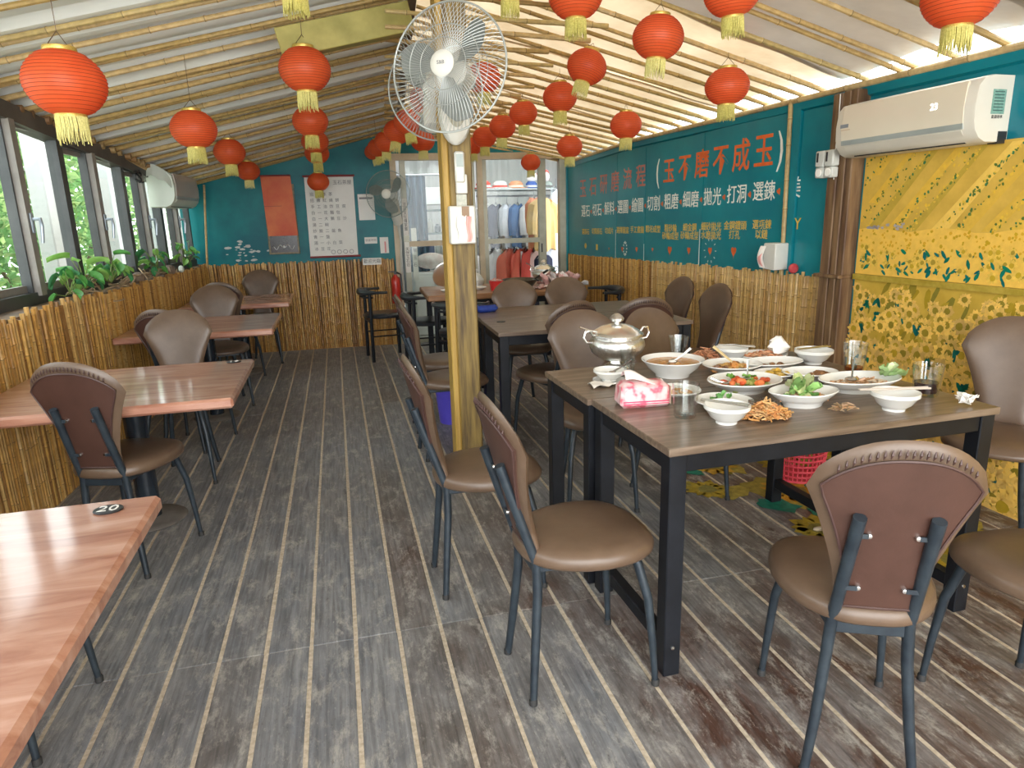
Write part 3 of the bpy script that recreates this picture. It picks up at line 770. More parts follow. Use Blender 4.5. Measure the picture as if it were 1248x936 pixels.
post(.635, 2.63, 2.02, 2.09, .035, -.06, ALUT, 'head_rail'); post(.635, 2.63, 0, .05, .02, -.06, ALU, 'sill_rail')
post(.80, 1.28, 1.095, 1.155, .012, -.02, ALUT, 'mid_rail'); post(1.33, 1.5, 1.095, 1.155, .012, -.02, ALUT, 'mid_rail'); post(1.70, 2.30, 1.095, 1.15, .0, -.04, ALU, 'mid_rail')
GL = glass('window_glass')
for x0, x1, z0, z1, d in ((.80, 1.28, .05, 1.095, -.005), (.80, 1.28, 1.155, 2.02, -.005), (1.33, 1.5, .05, 1.095, -.005), (1.33, 1.5, 1.155, 2.02, -.005), (1.70, 2.30, .05, 1.095, -.02), (1.70, 2.30, 1.15, 2.02, -.02)):
    p = MB(); backbox(p, x0, x1, z0, z1, d, d - .005); p.build('glass_pane', GL, door, False)
p = MB(); backbox(p, 2.32, 2.335, .98, 1.08, .012, 0); p.build('pull_handle', dk, door, False)
for i, (x, z, t, s) in enumerate(((.77, 1.42, '玉石文化傳家寶', .046), (.77, .98, '天然玉石坊', .046))):
    pp = poster('couplet_strip', ('white vertical paper strip of black characters, upper one on the left door post', 'white vertical paper strip of black characters, lower one on the left door post')[i], 'notice', x - .027, x + .027, z - (.2 if i == 0 else .17), z + (.2 if i == 0 else .17), .0215)
    lettering('\n'.join(t), s, INK, pp, frame((0, -.0232, 0), BACK_U, (0, 0, 1)), 'lettering', .9, .0004, 'CENTER', .95)
pp = poster('couplet_strip', 'pale vertical paper strip behind the left door glass', 'notice', .825, .885, .72, 1.3, -.012)
lettering('\n'.join('緣聚玉石'), .05, GREYINK, pp, frame((0, .010, 0), BACK_U, (0, 0, 1)), 'lettering', .9, .0004, 'CENTER', 1.6)
# shop shell
sh = MB(); sh.box((1.6, 9.6, -.03), (5.0, 3.6, .05)); sf = sh.build('floor_shop', pm('grey_screed', (0.32, 0.32, 0.31), None, 3, 0.6), None, False); tag(sf, kind='structure')
WHT = pm('white_metal_sheet', (0.72, 0.73, 0.72), (0.80, 0.80, 0.78), 3, 0.5)
sh = MB(); sh.grid(90, 1, lambda i, j: (-.6 + 4.6 * i, 11.2 + .02 * (1 if int(i * 90) % 4 < 2 else 0), 2.9 * j)); w2 = sh.build('wall_shop_back', WHT, None, False, recalc=False); tag(w2, kind='structure')
sh = MB(); sh.box((-.6, 9.55, 1.45), (.05, 3.3, 2.9)); sh.grid(60, 1, lambda i, j: (3.75 - .0 + .02 * (1 if int(i * 60) % 4 < 2 else 0), 8.0 + 3.3 * i, 2.9 * j)); w3 = sh.build('wall_shop_side', WHT, None, False); tag(w3, kind='structure')
sh = MB(); sh.box((1.6, 9.65, 2.62), (4.6, 3.2, .04)); w4 = sh.build('ceiling_shop', pm('white_ceiling_board', (0.78, 0.78, 0.76), None, 3, 0.6), None, False); tag(w4, kind='structure')
TUBE = pm('lit_tube', (0.9, 0.9, 0.9), (0.95, 0.95, 0.95), 3, 0.4, emis=((1.0, 0.98, 0.93), 7))
def tubelight(x, y, L, rz, label):
    t = thing('fluorescent_light', label, 'lamp', (x, y, 2.60), rz)
    MB().box((0, 0, -.02), (L + .08, .12, .04), .006).build('housing', WHT, t, False)
    for s in (-1, 1):
        p = MB(); p.cyl((-L / 2, s * .035, -.055), (L / 2, s * .035, -.055), .016, n=10); p.build('tube', TUBE, t)
    return t
tubelight(1.25, 9.0, 1.2, .9, 'twin tube ceiling light inside the shop behind the left glass pane')
tubelight(2.75, 9.2, 1.2, 1.3, 'twin tube ceiling light inside the shop above the clothes')
# clothes
CLO = {}
def cloth(name, c): return pm(name, tuple(q * .85 for q in c), c, 6, 0.85, 0, 0.12)
def garment(label, col, loc, rz, kind='shirt', w=.42, h=.62, stripe=None):
    t = thing('hanging_' + kind, label, 'clothes', loc, rz, 'clothes hanging in the shop')
    rg = random.Random(label)
    a = [rg.uniform(-1, 1) for _ in range(6)]
    p = MB()
    def f(i, j, s=1):
        # body hanging from z=0 down
        u = i * 2 - 1; z = -h * (1 - j)
        wd = w * .5 * ((.62 + .38 * min(1, (1 - j) * 4)) if kind != 'trousers' else .7)
        fold = (.018 * sin(u * 7 + a[0] * 3) + .012 * sin(u * 13 + a[1] * 4)) * (1.2 - j)
        zz = z - (.08 * u * u if j > .85 else 0) * (j - .85) / .15 + (1 - j) * .02 * sin(u * 5 + a[2])
        return (wd * u, s * .05 * sqrt(max(0, 1 - u * u)) + fold, zz)
    n, m = 18, 10
    fr = [f(i / n, j / m, 1) for j in range(m + 1) for i in range(n + 1)]
    bk_ = [f(i / n, j / m, -1) for j in range(m + 1) for i in range(n + 1)]
    N = len(fr); W = n + 1
    fs = []
    for j in range(m):
        for i in range(n):
            q = (j * W + i, j * W + i + 1, (j + 1) * W + i + 1, (j + 1) * W + i); fs += [q, tuple(k + N for k in q[::-1])]
    p.add(fr + bk_, fs); p.build('body', cloth('cloth_' + '_'.join('%02d' % int(c * 99) for c in col), col), t)
    if kind == 'shirt':
        for s in (-1, 1):
            q = MB(); q.tube([(s * w * .26, 0, -.05), (s * w * .46, .01, -.10), (s * w * .56, .01, -.24), (s * w * .58, 0, -.24 - h * .3)], [.05, .07, .065, .055], 8); q.build('sleeve', cloth('cloth_' + '_'.join('%02d' % int(c * 99) for c in col), col), t)
    if stripe:
        q = MB(); q.grid(6, 6, lambda i, j: (-.03 + .06 * i + .01 * sin(j * 6), -.062 - .01 * sin(i * 3), -h * .9 * (1 - j) - .05)); q.build('placket', cloth('trim_' + '_'.join('%02d' % int(c * 99) for c in stripe), stripe), t, recalc=False)
    q = MB(); q.tube([(-w * .24, 0, -.045), (0, 0, .02), (w * .24, 0, -.045)], .006, 6); q.tube([(0, 0, .02), (0, 0, .06), (.02, 0, .085), (0, 0, .1)], .003, 5)
    q.build('hanger', pm('hanger_metal', (0.4, 0.42, 0.45), None, 5, 0.3, 0.8), t)
    return t
CH = MATS['hanger_metal'] if 'hanger_metal' in MATS else pm('hanger_metal', (0.4, 0.42, 0.45), None, 5, 0.3, 0.8)
rail = thing('clothes_rack', 'metal two-tier clothes rack seen through the right door glass', 'rack', (2.55, 9.05, 0))
for zz in (1.66, 1.02):
    q = MB(); q.cyl((-.75, -.15, zz), (.75, .35, zz), .012, n=8); q.build('rail', CH, rail)
for s in (-1, 1):
    q = MB(); q.cyl((s * .75, s * .25 + .1, 0), (s * .75, s * .25 + .1, 1.72), .014, n=8); q.build('upright', CH, rail)
q = MB(); q.box((0, .1, 1.74), (1.6, .5, .02), rz=.32); q.build('shelf', pm('grey_shelf', (0.38, 0.40, 0.40), None, 5, 0.5), rail, False)
ups = [('white blouse at the left end of the upper clothes rail', (.72, .70, .68)), ('dark navy denim jacket on the upper clothes rail', (.045, .06, .11)), ('white shirt with blue edge on the upper clothes rail', (.62, .66, .74)), ('blue jean jacket on the upper clothes rail', (.12, .22, .42)), ('white cotton shirt on the middle of the upper rail', (.76, .75, .74)), ('dusty red checked jacket on the upper clothes rail', (.50, .13, .11)), ('rose pink jacket on the upper clothes rail', (.58, .24, .20)), ('grey brown jacket at the right end of the upper rail', (.27, .23, .20))]
for i, (lb, c) in enumerate(ups):
    f = i / 7; garment(lb, c, (1.93 + 1.15 * f, 8.93 + .38 * f, 1.56), 1.05 + .06 * sin(i * 4), 'shirt', .44, .58)
los = [('white skirt on the lower rail behind the glass', (.78, .78, .78)), ('white dress on the lower rail behind the glass', (.74, .74, .76)), ('coral red coat on the lower rail', (.68, .16, .10)), ('bright red coat with white trim on the lower rail', (.64, .10, .06)), ('scarlet dress on the middle of the lower rail', (.60, .07, .05)), ('white and red blouse on the lower rail', (.66, .42, .38)), ('orange red coat on the right of the lower rail', (.70, .20, .11)), ('salmon robe at the right end of the lower rail', (.66, .30, .22))]
for i, (lb, c) in enumerate(los):
    f = i / 7; garment(lb, c, (1.90 + 1.15 * f, 8.88 + .38 * f, .98), .75 + .2 * sin(i * 5), 'dress', .46, .72, (.75, .72, .7) if i == 3 else None)
garment('yellow ochre robe hanging in the open doorway', (.72, .48, .20), (2.50, 8.15, 1.60), .5, 'shirt', .36, .62)
garment('orange shirt hanging behind the yellow robe in the doorway', (.70, .26, .14), (2.42, 8.3, 1.62), 1.1, 'shirt', .36, .62)
garment('pale grey gown hanging at the right of the doorway', (.58, .60, .66), (2.68, 8.35, 1.45), .7, 'dress', .38, .95)
garment('dark navy trousers hanging low in the doorway', (.012, .016, .04), (2.50, 8.2, .92), .4, 'trousers', .42, .85)
garment('light blue white gown hanging in the bright corner of the shop', (.66, .72, .74), (2.80, 8.6, 1.75), 1.0, 'dress', .4, 1.0)
def hat(loc, c1, c2, label):
    t = thing('folded_hat', label, 'hat', loc, rnd.uniform(0, 3), 'hats on the shop shelf')
    q = MB(); q.lathe([(.15, 0), (.16, .012), (.10, .02), (.095, .07), (.06, .1), (0, .105)], 16, sy=.8); q.build('crown', cloth('hatcloth_%d' % int(sum(c1) * 990), c1), t)
    q = MB(); q.lathe([(.099, .02), (.101, .022), (.099, .045), (.097, .046)], 16, sy=.8); q.build('band', cloth('hatcloth_%d' % int(sum(c2) * 990), c2), t)
hs = [((.70, .12, .09), (.8, .8, .8), 'red hat with white band at the left end of the shop shelf'), ((.75, .74, .72), (.65, .1, .08), 'white hat with red band on the shop shelf'), ((.68, .30, .16), (.8, .7, .6), 'orange straw coloured hat on the shop shelf'), ((.05, .12, .42), (.7, .7, .7), 'blue cap on the shop shelf'), ((.42, .50, .46), (.2, .2, .2), 'grey green hat on the shop shelf')]
for i, (a, b_, lb) in enumerate(hs): hat((1.92 + i * .24, 8.92 + i * .08, 1.75), a, b_, lb)
for i, (dx, lb) in enumerate(((0, 'red and white folded bandana on top of the shelf pile'), (.13, 'red and white bow shaped hat on top of the shelf pile'))):
    t = thing('cloth_bow', lb, 'hat', (2.72 + dx, 9.15, 1.85), .3 + i)
    for s in (-1, 1):
        q = MB(); q.ball((s * .08, 0, .07 + .02 * s), .09, 10, 6, (1, .5, .7)); q.build('loop', cloth('bow_%d' % s, (.72, .12, .1) if s > 0 else (.78, .74, .72)), t)
# left part of the shop
t = thing('blue_curtain', 'blue grey cloth curtain hanging behind the left door glass', 'curtain', (.98, 8.5, 0))
q = MB(); q.slab(24, 6, lambda i, j: (-.13 + .26 * i, .03 * sin(i * 22), .75 + 1.15 * j), (0, .006, 0)); q.build('sheet', cloth('curtain_blue', (.10, .17, .24)), t)
q = MB(); q.cyl((-.25, 0, 1.91), (.3, 0, 1.91), .012, n=8); q.build('rod', CH, t)
t = thing('goods_shelf', 'dark shelf crowded with small goods behind the left door glass', 'shelf', (1.25, 9.3, 0))
for zz in (.9, 1.2, 1.5): MB().box((0, 0, zz), (.75, .3, .025)).build('shelf_board', pm('grey_green_board', (0.16, 0.20, 0.20), None, 5, 0.5), t, False)
for s in (-1, 1): MB().box((s * .37, 0, .85), (.03, .3, 1.7)).build('side_panel', MATS['grey_green_board'], t, False)
MB().box((0, -.02, 1.68), (.8, .34, .22), .01).build('top_box', WHT, t, False)
gi = 0
for zz in (.9125, 1.2125):
    for i in range(7):
        c = rnd.choice([(.5, .5, .5), (.12, .25, .2), (.3, .33, .36), (.6, .6, .55), (.16, .2, .3), (.35, .2, .16)]); h = rnd.uniform(.1, .2)
        o = MB().lathe([(.0, 0), (.036, 0), (.04, .01), (.038, h * .7), (.02, h * .85), (.02, h), (0, h)], 10).build('jar', cloth('jar_%d%d%d' % tuple(int(q * 9) for q in c), c), None, loc=(.96 + i * .095, 9.25, zz))
        tag(o, '%s jar from the left on the %s board of the dim goods shelf' % (('first', 'second', 'third', 'fourth', 'fifth', 'sixth', 'seventh')[i], 'lower' if zz < 1 else 'upper'), 'jar', 'jars on the goods shelf')
t = thing('corrugated_screen', 'pale grey ribbed metal screen behind the lower left door glass', 'screen', (1.4, 8.75, 0))
q = MB(); q.grid(40, 1, lambda i, j: (-.34 + .68 * i, .012 * (1 if int(i * 40) % 5 < 3 else -1), .02 + .88 * j)); q.build('sheet', pm('pale_sheet_metal', (0.50, 0.53, 0.52), None, 4, 0.45), t, False, recalc=False)
t = tag(MB().ball((0, 0, .11), .2, 14, 8, (1, .6, .5)).build('bundle', pm('plaid_bundle', (0.62, 0.50, 0.46), (0.75, 0.70, 0.66), 12, 0.8), None, loc=(1.12, 8.42, .78)), 'pinkish white cloth bundle lying on the white cabinet in the shop', 'bundle')
t = thing('white_cabinet', 'low white cabinet behind the left door glass', 'cabinet', (1.12, 8.45, 0))
MB().box((0, 0, .38), (.5, .4, .76), .01).build('body', WHT, t, False)
for s in (-1, 1): MB().box((s * .12, -.205, .4), (.22, .012, .64), .003).build('door', WHT, t, False)

# ------------------------------------------------------------------ window wall, left
FR = pm('grey_window_frame', (0.20, 0.185, 0.165), (0.28, 0.26, 0.235), 5, 0.42)
FRD = pm('dark_window_frame', (0.035, 0.040, 0.042), (0.06, 0.065, 0.065), 5, 0.4)
ph = atan2(0.069, 1)
def wbox(parent, y0, y1, z0, z1, d0, d1, name, mat, dz=0.0):
    """box on the window plane: d measured into the room"""
    vs = []
    for d in (d0, d1):
        for yy in (y0, y1):
            vs += [(xw(yy) + d, yy, z0), (xw(yy) + d, yy, z1 + (dz * (yy - y0)))]
    p = MB(); p.add(vs, [(0, 1, 3, 2), (4, 6, 7, 5), (1, 5, 7, 3), (0, 2, 6, 4), (2, 3, 7, 6), (0, 4, 5, 1)])
    return p.build(name, mat, parent, False)
posts = [1.0, 1.95, 2.95, 3.98, 5.02, 6.04, 6.86, 7.74]
SZ = 1.035
for i in range(len(posts) - 1):
    y0, y1 = posts[i], posts[i + 1]; zt = zl((y0 + y1) / 2) - 0.075
    w = tag(inst('window_%d' % (i + 1), None), kind='structure')
    wbox(w, y0 - .03, y0 + .03, SZ - .05, zt + .04, -.05, .02, 'frame_post', FRD)
    wbox(w, y0, y1, SZ - .055, SZ + .02, -.05, .035, 'frame_sill', FRD); wbox(w, y0, y1, zt, zt + .05, -.05, .03, 'frame_head', FRD)
    ys = y0 + (y1 - y0) * .40
    wbox(w, ys - .03, ys + .03, SZ + .0, zt, -.01, .055, 'sash_stile', FR)
    wbox(w, ys - .045, ys - .03, SZ + .02, zt, -.03, .02, 'sash_edge', FRD)
    wbox(w, y1 - .07, y1 - .03, SZ + .02, zt, -.02, .03, 'sash_stile', FRD)
    for a, b_, dd in ((y0 + .03, ys - .04, -.02), (ys + .03, y1 - .06, 0.0)):
        wbox(w, a, b_, SZ + .02, zt, dd - .004, dd, 'glass_pane', GL)
        wbox(w, a, b_, SZ + .02, SZ + .06, dd - .012, dd + .012, 'sash_rail', FR); wbox(w, a, b_, zt - .03, zt, dd - .012, dd + .012, 'sash_rail', FR)
    hz = SZ + .40
    h = MB(); h.box((xw(ys) + .062, ys, hz), (.012, .03, .11), .004); h.tube([(xw(ys) + .068, ys, hz + .02), (xw(ys) + .105, ys - .004, hz + .02), (xw(ys) + .11, ys - .012, hz - .02), (xw(ys) + .10, ys - .014, hz - .11)], [.011, .011, .010, .008], 8)
    h.build('window_handle', pm('steel_blue_handle', (0.30, 0.35, 0.40), None, 5, 0.3, 0.4), w)
# header above the windows
hd = MB(); vs = []
for yy in (0.0, 7.9):
    for d, z in ((-.06, -.09), (.05, -.09), (.05, .005), (-.06, .05)): vs.append((xw(yy) + d, yy, zl(yy) + z))
hd.add(vs, [(k, (k + 1) % 4, 4 + (k + 1) % 4, 4 + k) for k in range(4)] + [(0, 3, 2, 1), (4, 5, 6, 7)])
tag(hd.build('trim_1', pm('dark_header', (0.055, 0.05, 0.045), (0.09, 0.08, 0.07), 6, 0.5), None, False), kind='structure')
# planter ledge
lg = MB(); vs = []
for yy in (0.5, 7.85):
    for x, z in ((xw(yy) - .02, .955), (xb(yy) - .014, .955), (xb(yy) - .014, .985), (xw(yy) - .02, .99)): vs.append((x, yy, z))
lg.add(vs, [(k, (k + 1) % 4, 4 + (k + 1) % 4, 4 + k) for k in range(4)] + [(0, 3, 2, 1), (4, 5, 6, 7)])
tag(lg.build('trim_2', pm('planter_board', (0.13, 0.085, 0.05), (0.30, 0.21, 0.13), 5, 0.7), None, False), kind='structure')
# outside: white columns, shrubs, ground
gd = MB(); gd.box((-9, 8, -.15), (14.6, 34, .1)); tag(gd.build('ground_outside', pm('pale_bounce_ground', (0.36, 0.37, 0.27), (0.50, 0.50, 0.40), 2, 0.9), None, False), kind='structure')  # ground tone set pale to bounce light up to the left ceiling
WC = pm('whitewash', (0.42, 0.42, 0.41), None, 3, 0.7)
for i, (y0, y1) in enumerate(((4.3, 4.62), (6.42, 6.92), (8.15, 8.75), (9.9, 10.5), (11.6, 12.2))):
    t = thing('white_column', 'whitewashed outdoor column seen through the windows, %s from the near end' % ('first', 'second', 'third', 'fourth', 'fifth')[i], 'column', (-2.30, (y0 + y1) / 2, -.1))
    MB().box((0, 0, 1.4), (.12, y1 - y0, 2.8), .01).build('shaft', WC, t, False); MB().box((0, 0, .06), (.2, y1 - y0 + .08, .12), .01).build('plinth', WC, t, False)
LEAF = cm('outdoor_leaf', 0.5, 0.3, 0.2, trans=0.5)
def shrub(x, y, h, r, n, label, seed):
    rg = random.Random(seed); t = thing('shrub', label, 'shrub', (x, y, -.1)); mb = MB()
    for i in range(n):
        th = rg.uniform(0, 2 * pi); zz = h * rg.random() ** .8; q = r * (0.45 + .55 * rg.random()) * (1.05 - .6 * abs(zz / h - .45))
        p = Vector((q * cos(th), q * sin(th), zz)); s = rg.uniform(.08, .17)
        a = Vector((rg.gauss(0, 1), rg.gauss(0, 1), rg.gauss(0, .5))).normalized(); b_ = a.orthogonal().normalized(); b_.rotate(Matrix.Rotation(rg.uniform(0, 6), 3, a)); nn = a.cross(b_)
        g = rg.uniform(.7, 1.25); c = (.16 * g, .33 * g, .11 * g) if rg.random() < .6 else (.36 * g, .50 * g, .20 * g)
        mb.add([p, p + a * s * .5 + b_ * s * .3 + nn * s * .1, p + a * s, p + a * s * .5 - b_ * s * .3 + nn * s * .1], [(0, 1, 2), (0, 2, 3)], c)
    tag(mb.build('foliage', LEAF, t, False, recalc=False), kind='stuff')
    q = MB()
    for i in range(5):
        th = rg.uniform(0, 6.28); q.tube([(0, 0, 0), (.15 * cos(th), .15 * sin(th), h * .35), (r * .5 * cos(th), r * .5 * sin(th), h * .8)], [.03, .02, .008], 6)
    q.build('stems', pm('bark', (0.12, 0.08, 0.05), None, 8, 0.8), t)
for i, (x, y, h, r, lb) in enumerate([(-3.7, 5.0, 2.5, 1.15, 'pale green shrub outside the first visible window'), (-3.9, 7.3, 2.8, 1.15, 'tall light green shrub outside the second window'), (-3.8, 9.6, 2.7, 1.15, 'bright leafy shrub outside the middle window'), (-3.9, 12.0, 2.9, 1.2, 'dense shrub outside the far windows'), (-3.8, 14.5, 2.8, 1.25, 'farthest shrub seen through the last window'), (-6.6, 8.2, 3.6, 2.0, 'large pale tree-like shrub behind the second and third shrubs'), (-6.8, 12.6, 3.8, 2.1, 'large shrub at the back of the garden')]):
    shrub(x, y, h, r, int(2300 * r * r), lb, 60 + i)
# ------------------------------------------------------------------ leather chairs
def leather(name, c1, c2, rough=0.36):
    m, nt, b = nt_mat(name)
    f = noise_fac(nt, 7, 5); g = noise_fac(nt, 120, 3)
    link(nt, ramp(nt, f, [(0.3, c1), (0.7, c2)]), b.inputs['Base Color'])
    b.inputs['Roughness'].default_value = rough; b.inputs['Specular IOR Level'].default_value = 0.5
    bump(nt, b, g, 0.12, 0.002); return m
M_SEAT = leather('brown_leatherette', (0.092, 0.057, 0.036), (0.134, 0.087, 0.057))
M_BACK = leather('shaded_leatherette', (0.050, 0.022, 0.015), (0.074, 0.034, 0.025), 0.42)  # darker, redder copy of the seat leather: shade put into the rear panel colour
M_LEG = pm('blue_black_enamel', (0.018, 0.026, 0.036), (0.035, 0.048, 0.060), 14, 0.38, 0.2, spec=0.5)
M_CHROME = pm('chrome', (0.62, 0.62, 0.62), None, 8, 0.18, 1.0)
M_FOOT = pm('rubber_foot', (0.02, 0.02, 0.02), None, 8, 0.7)
HB = 0.915
def seat_mesh():
    mb = MB(); n = 36
    def out(t, k):
        y = sin(t); x = cos(t)
        e = 0.72
        xx = abs(x) ** e * (1 if x > 0 else -1); yy = abs(y) ** e * (1 if y > 0 else -1)
        w = 0.198 - 0.042 * max(0, -yy) ** 1.2 - 0.014 * max(0, yy) ** 3
        return (xx * w * k, (0.015 + yy * 0.208) * (1 if True else 1) * k + 0.015 * (1 - k))
    rings = [(.80, .431), (.955, .431), (.992, .438), (1.0, .450), (.985, .465), (.94, .477), (.8, .486), (.5, .491), (.2, .492)]
    vs = []
    for k, z in rings:
        for i in range(n):
            x, y = out(2 * pi * i / n, k); vs.append((x, y, z - .012 * max(0, (y - .12) / .1) ** 2 * (1 if z > .45 else 0)))
    m = len(rings); fs = [(j * n + i, j * n + (i + 1) % n, (j + 1) * n + (i + 1) % n, (j + 1) * n + i) for j in range(m - 1) for i in range(n)]
    fs += [tuple(range(n))[::-1], tuple((m - 1) * n + i for i in range(n))]
    mb.add(vs, fs); return mb.mesh('seat', M_SEAT, angle=60)
def back_pt(u, v, off, k=1.0):
    """u -1..1 across, v 0..1 up; off forward offset"""
    zb = 0.468; zt = HB - 0.060 * abs(u) ** 2.2 - 0.065 * (1 - sqrt(max(0.0, 1 - min(1.0, abs(u)) ** 2.6)))
    z = zb + (zt - zb) * v
    h = (z - zb) / (HB - zb)
    w = 0.088 + 0.091 * (max(0, h - .12) / .62) ** 1.6 if h < .74 else 0.179
    w = min(w, 0.179)
    x = u * w * k
    y = -0.165 - 0.30 * (z - zb) * 0.82 + 0.9 * x * x + off
    return Vector((x, y, z))
def back_mesh():
    mb = MB(); nu, nv = 16, 16
    def surf(off, inset):
        vs = []
        for j in range(nv + 1):
            for i in range(nu + 1):
                u, v = -1 + 2 * i / nu, j / nv
                e = (1 - abs(u) ** 6) * (1 - v ** 10) * (1 - (1 - v) ** 12)
                vs.append(back_pt(u, v, off * (0.45 + .55 * e)))
        return vs
    a = surf(0.026, 0); b_ = surf(-0.016, 0); N = len(a); W = nu + 1
    fs = []
    for j in range(nv):
        for i in range(nu):
            q = (j * W + i, j * W + i + 1, (j + 1) * W + i + 1, (j + 1) * W + i); fs += [q[::-1], tuple(k + N for k in q)]
    edge = [i for i in range(W)] + [j * W + nu for j in range(1, nv + 1)] + [nv * W + i for i in range(nu - 1, -1, -1)] + [j * W for j in range(nv - 1, 0, -1)]
    vs = a + b_; base = len(vs)
    cen = Vector((0, -.27, .7))
    for k in edge:
        p = (a[k] + b_[k]) / 2; d = Vector((p.x, 0, (p.z - .69) * .9)).normalized(); vs.append(p + d * 0.012)
    for k in range(len(edge)):
        k2 = (k + 1) % len(edge); e0, e1 = edge[k], edge[k2]
        fs += [(e0, e1, base + k2, base + k), (base + k, base + k2, e1 + N, e0 + N)]
    mb.add(vs, fs); return mb.mesh('backrest', M_SEAT, angle=75)
def panel_mesh():
    mb = MB(); nu = nv = 12
    pts = lambda off: [back_pt(-.9 + 1.8 * i / nu, .03 + .90 * j / nv, off) for j in range(nv + 1) for i in range(nu + 1)]
    a, b_ = pts(-.0175), pts(-.008); W = nu + 1; N = len(a); fs = []
    for j in range(nv):
        for i in range(nu): fs.append((j * W + i, j * W + i + 1, (j + 1) * W + i + 1, (j + 1) * W + i))
    edge = [i for i in range(W)] + [j * W + nu for j in range(1, nv + 1)] + [nv * W + i for i in range(nu - 1, -1, -1)] + [j * W for j in range(nv - 1, 0, -1)]
    for k in range(len(edge)):
        e0, e1 = edge[k], edge[(k + 1) % len(edge)]; fs.append((e0, e1, e1 + N, e0 + N))
    mb.add(a + b_, fs); return mb.mesh('back_panel', M_BACK, angle=50)
def piping_mesh():
    mb = MB(); path = []
    for i in range(13): path.append(back_pt(.9, .03 + .9 * i / 12, -.0185))
    for i in range(1, 17): path.append(back_pt(.9 - 1.8 * i / 16, .93, -.0185))
    for i in range(1, 13): path.append(back_pt(-.9, .93 - .9 * i / 12, -.0185))
    for i in range(1, 8): path.append(back_pt(-.9 + 1.8 * i / 8, .03, -.0185))
    path.append(path[0]); mb.tube(path, .0032, 5, False)
    # puckered stitches over the rim
    for i in range(-10, 11):
        u = i * .075; p0 = back_pt(u, .945, -.0175); p1 = back_pt(u + .012, .992, -.016)
        mb.tube([p0, (p0 + p1) / 2 + Vector((0, -.003, 0)), p1], [.001, .0034, .001], 5)
    return mb.mesh('piping', pm('dark_piping', (0.055, 0.026, 0.022), None, 20, 0.5))
def leg_rear(s):
    mb = MB()
    pts = [(s * .128, -.192, 0), (s * .108, -.176, .16), (s * .092, -.160, .33), (s * .086, -.158, .43), (s * .083, -.20, .56), (s * .079, -.258, .742)]
    mb.tube(pts, [.0115, .0135, .0145, .0150, .0150, .0150], 10); return mb.mesh('leg', M_LEG, angle=60)
def leg_front(s):
    mb = MB()
    pts = [(s * .168, .188, 0), (s * .160, .180, .14), (s * .150, .166, .29), (s * .130, .140, .40), (s * .118, .125, .428)]
    mb.tube(pts, [.0095, .0115, .0135, .0145, .0145], 10); return mb.mesh('leg', M_LEG, angle=60)
def frame_mesh():
    mb = MB(); mb.box((0, -.160, .413), (.18, .014, .034), .003)
    for s in (-1, 1): mb.box((s * .105, -.01, .419), (.018, .29, .022), .003, rz=s * -.10)
    mb.box((0, .125, .419), (.25, .018, .022), .003); return mb.mesh('seat_frame', M_LEG, False)
def bolts_mesh(s, v):
    z = .49 + .2 * v; 
    y = -.165 - .246 * (z - .468) - .0185
    b0 = MB(); b0.lathe([(0, .006), (.0055, .0045), (.0075, 0), (.0075, -.004)], 10, Matrix.Translation((s * .050, y, z)) @ Matrix.Rotation(pi / 2, 4, 'X')); bolt = b0.mesh('bolt', M_CHROME)
    b1 = MB(); b1.box((s * .068, y - .004, z), (.032, .004, .012), .001); br = b1.mesh('bracket', M_LEG, False)
    return bolt, br
CM = dict(seat=seat_mesh(), back=back_mesh(), panel=panel_mesh(), pipe=piping_mesh(), frame=frame_mesh(), legs=[leg_rear(-1), leg_rear(1), leg_front(-1), leg_front(1)], bolts=[bolts_mesh(s, v) for s in (-1, 1) for v in (.25, 1.0)])
fm = MB(); fm.lathe([(0, 0), (.0125, 0), (.0125, .016), (.010, .02)], 10); FOOT = fm.mesh('rubber_foot', M_FOOT)
def make_chair(label, loc, rz):
    t = thing('dining_chair', label, 'chair', loc, rz, 'brown leatherette dining chairs')
    inst('seat', CM['seat'], t); inst('backrest', CM['back'], t)
    p = inst('back_panel', CM['panel'], t); inst('piping', CM['pipe'], p); p['label'] = 'rear panel of the backrest, shade put into its red-brown colour'
    inst('seat_frame', CM['frame'], t)
    for i, m in enumerate(CM['legs']):
        l = inst('leg', m, t); x, y = ((-.128, -.192), (.128, -.192), (-.168, .188), (.168, .188))[i]; inst('rubber_foot', FOOT, l, (x, y, 0))
    for bo, br in CM['bolts']: inst('bracket', br, t); b_ = inst('bolt', bo, t)
    return t
R = radians
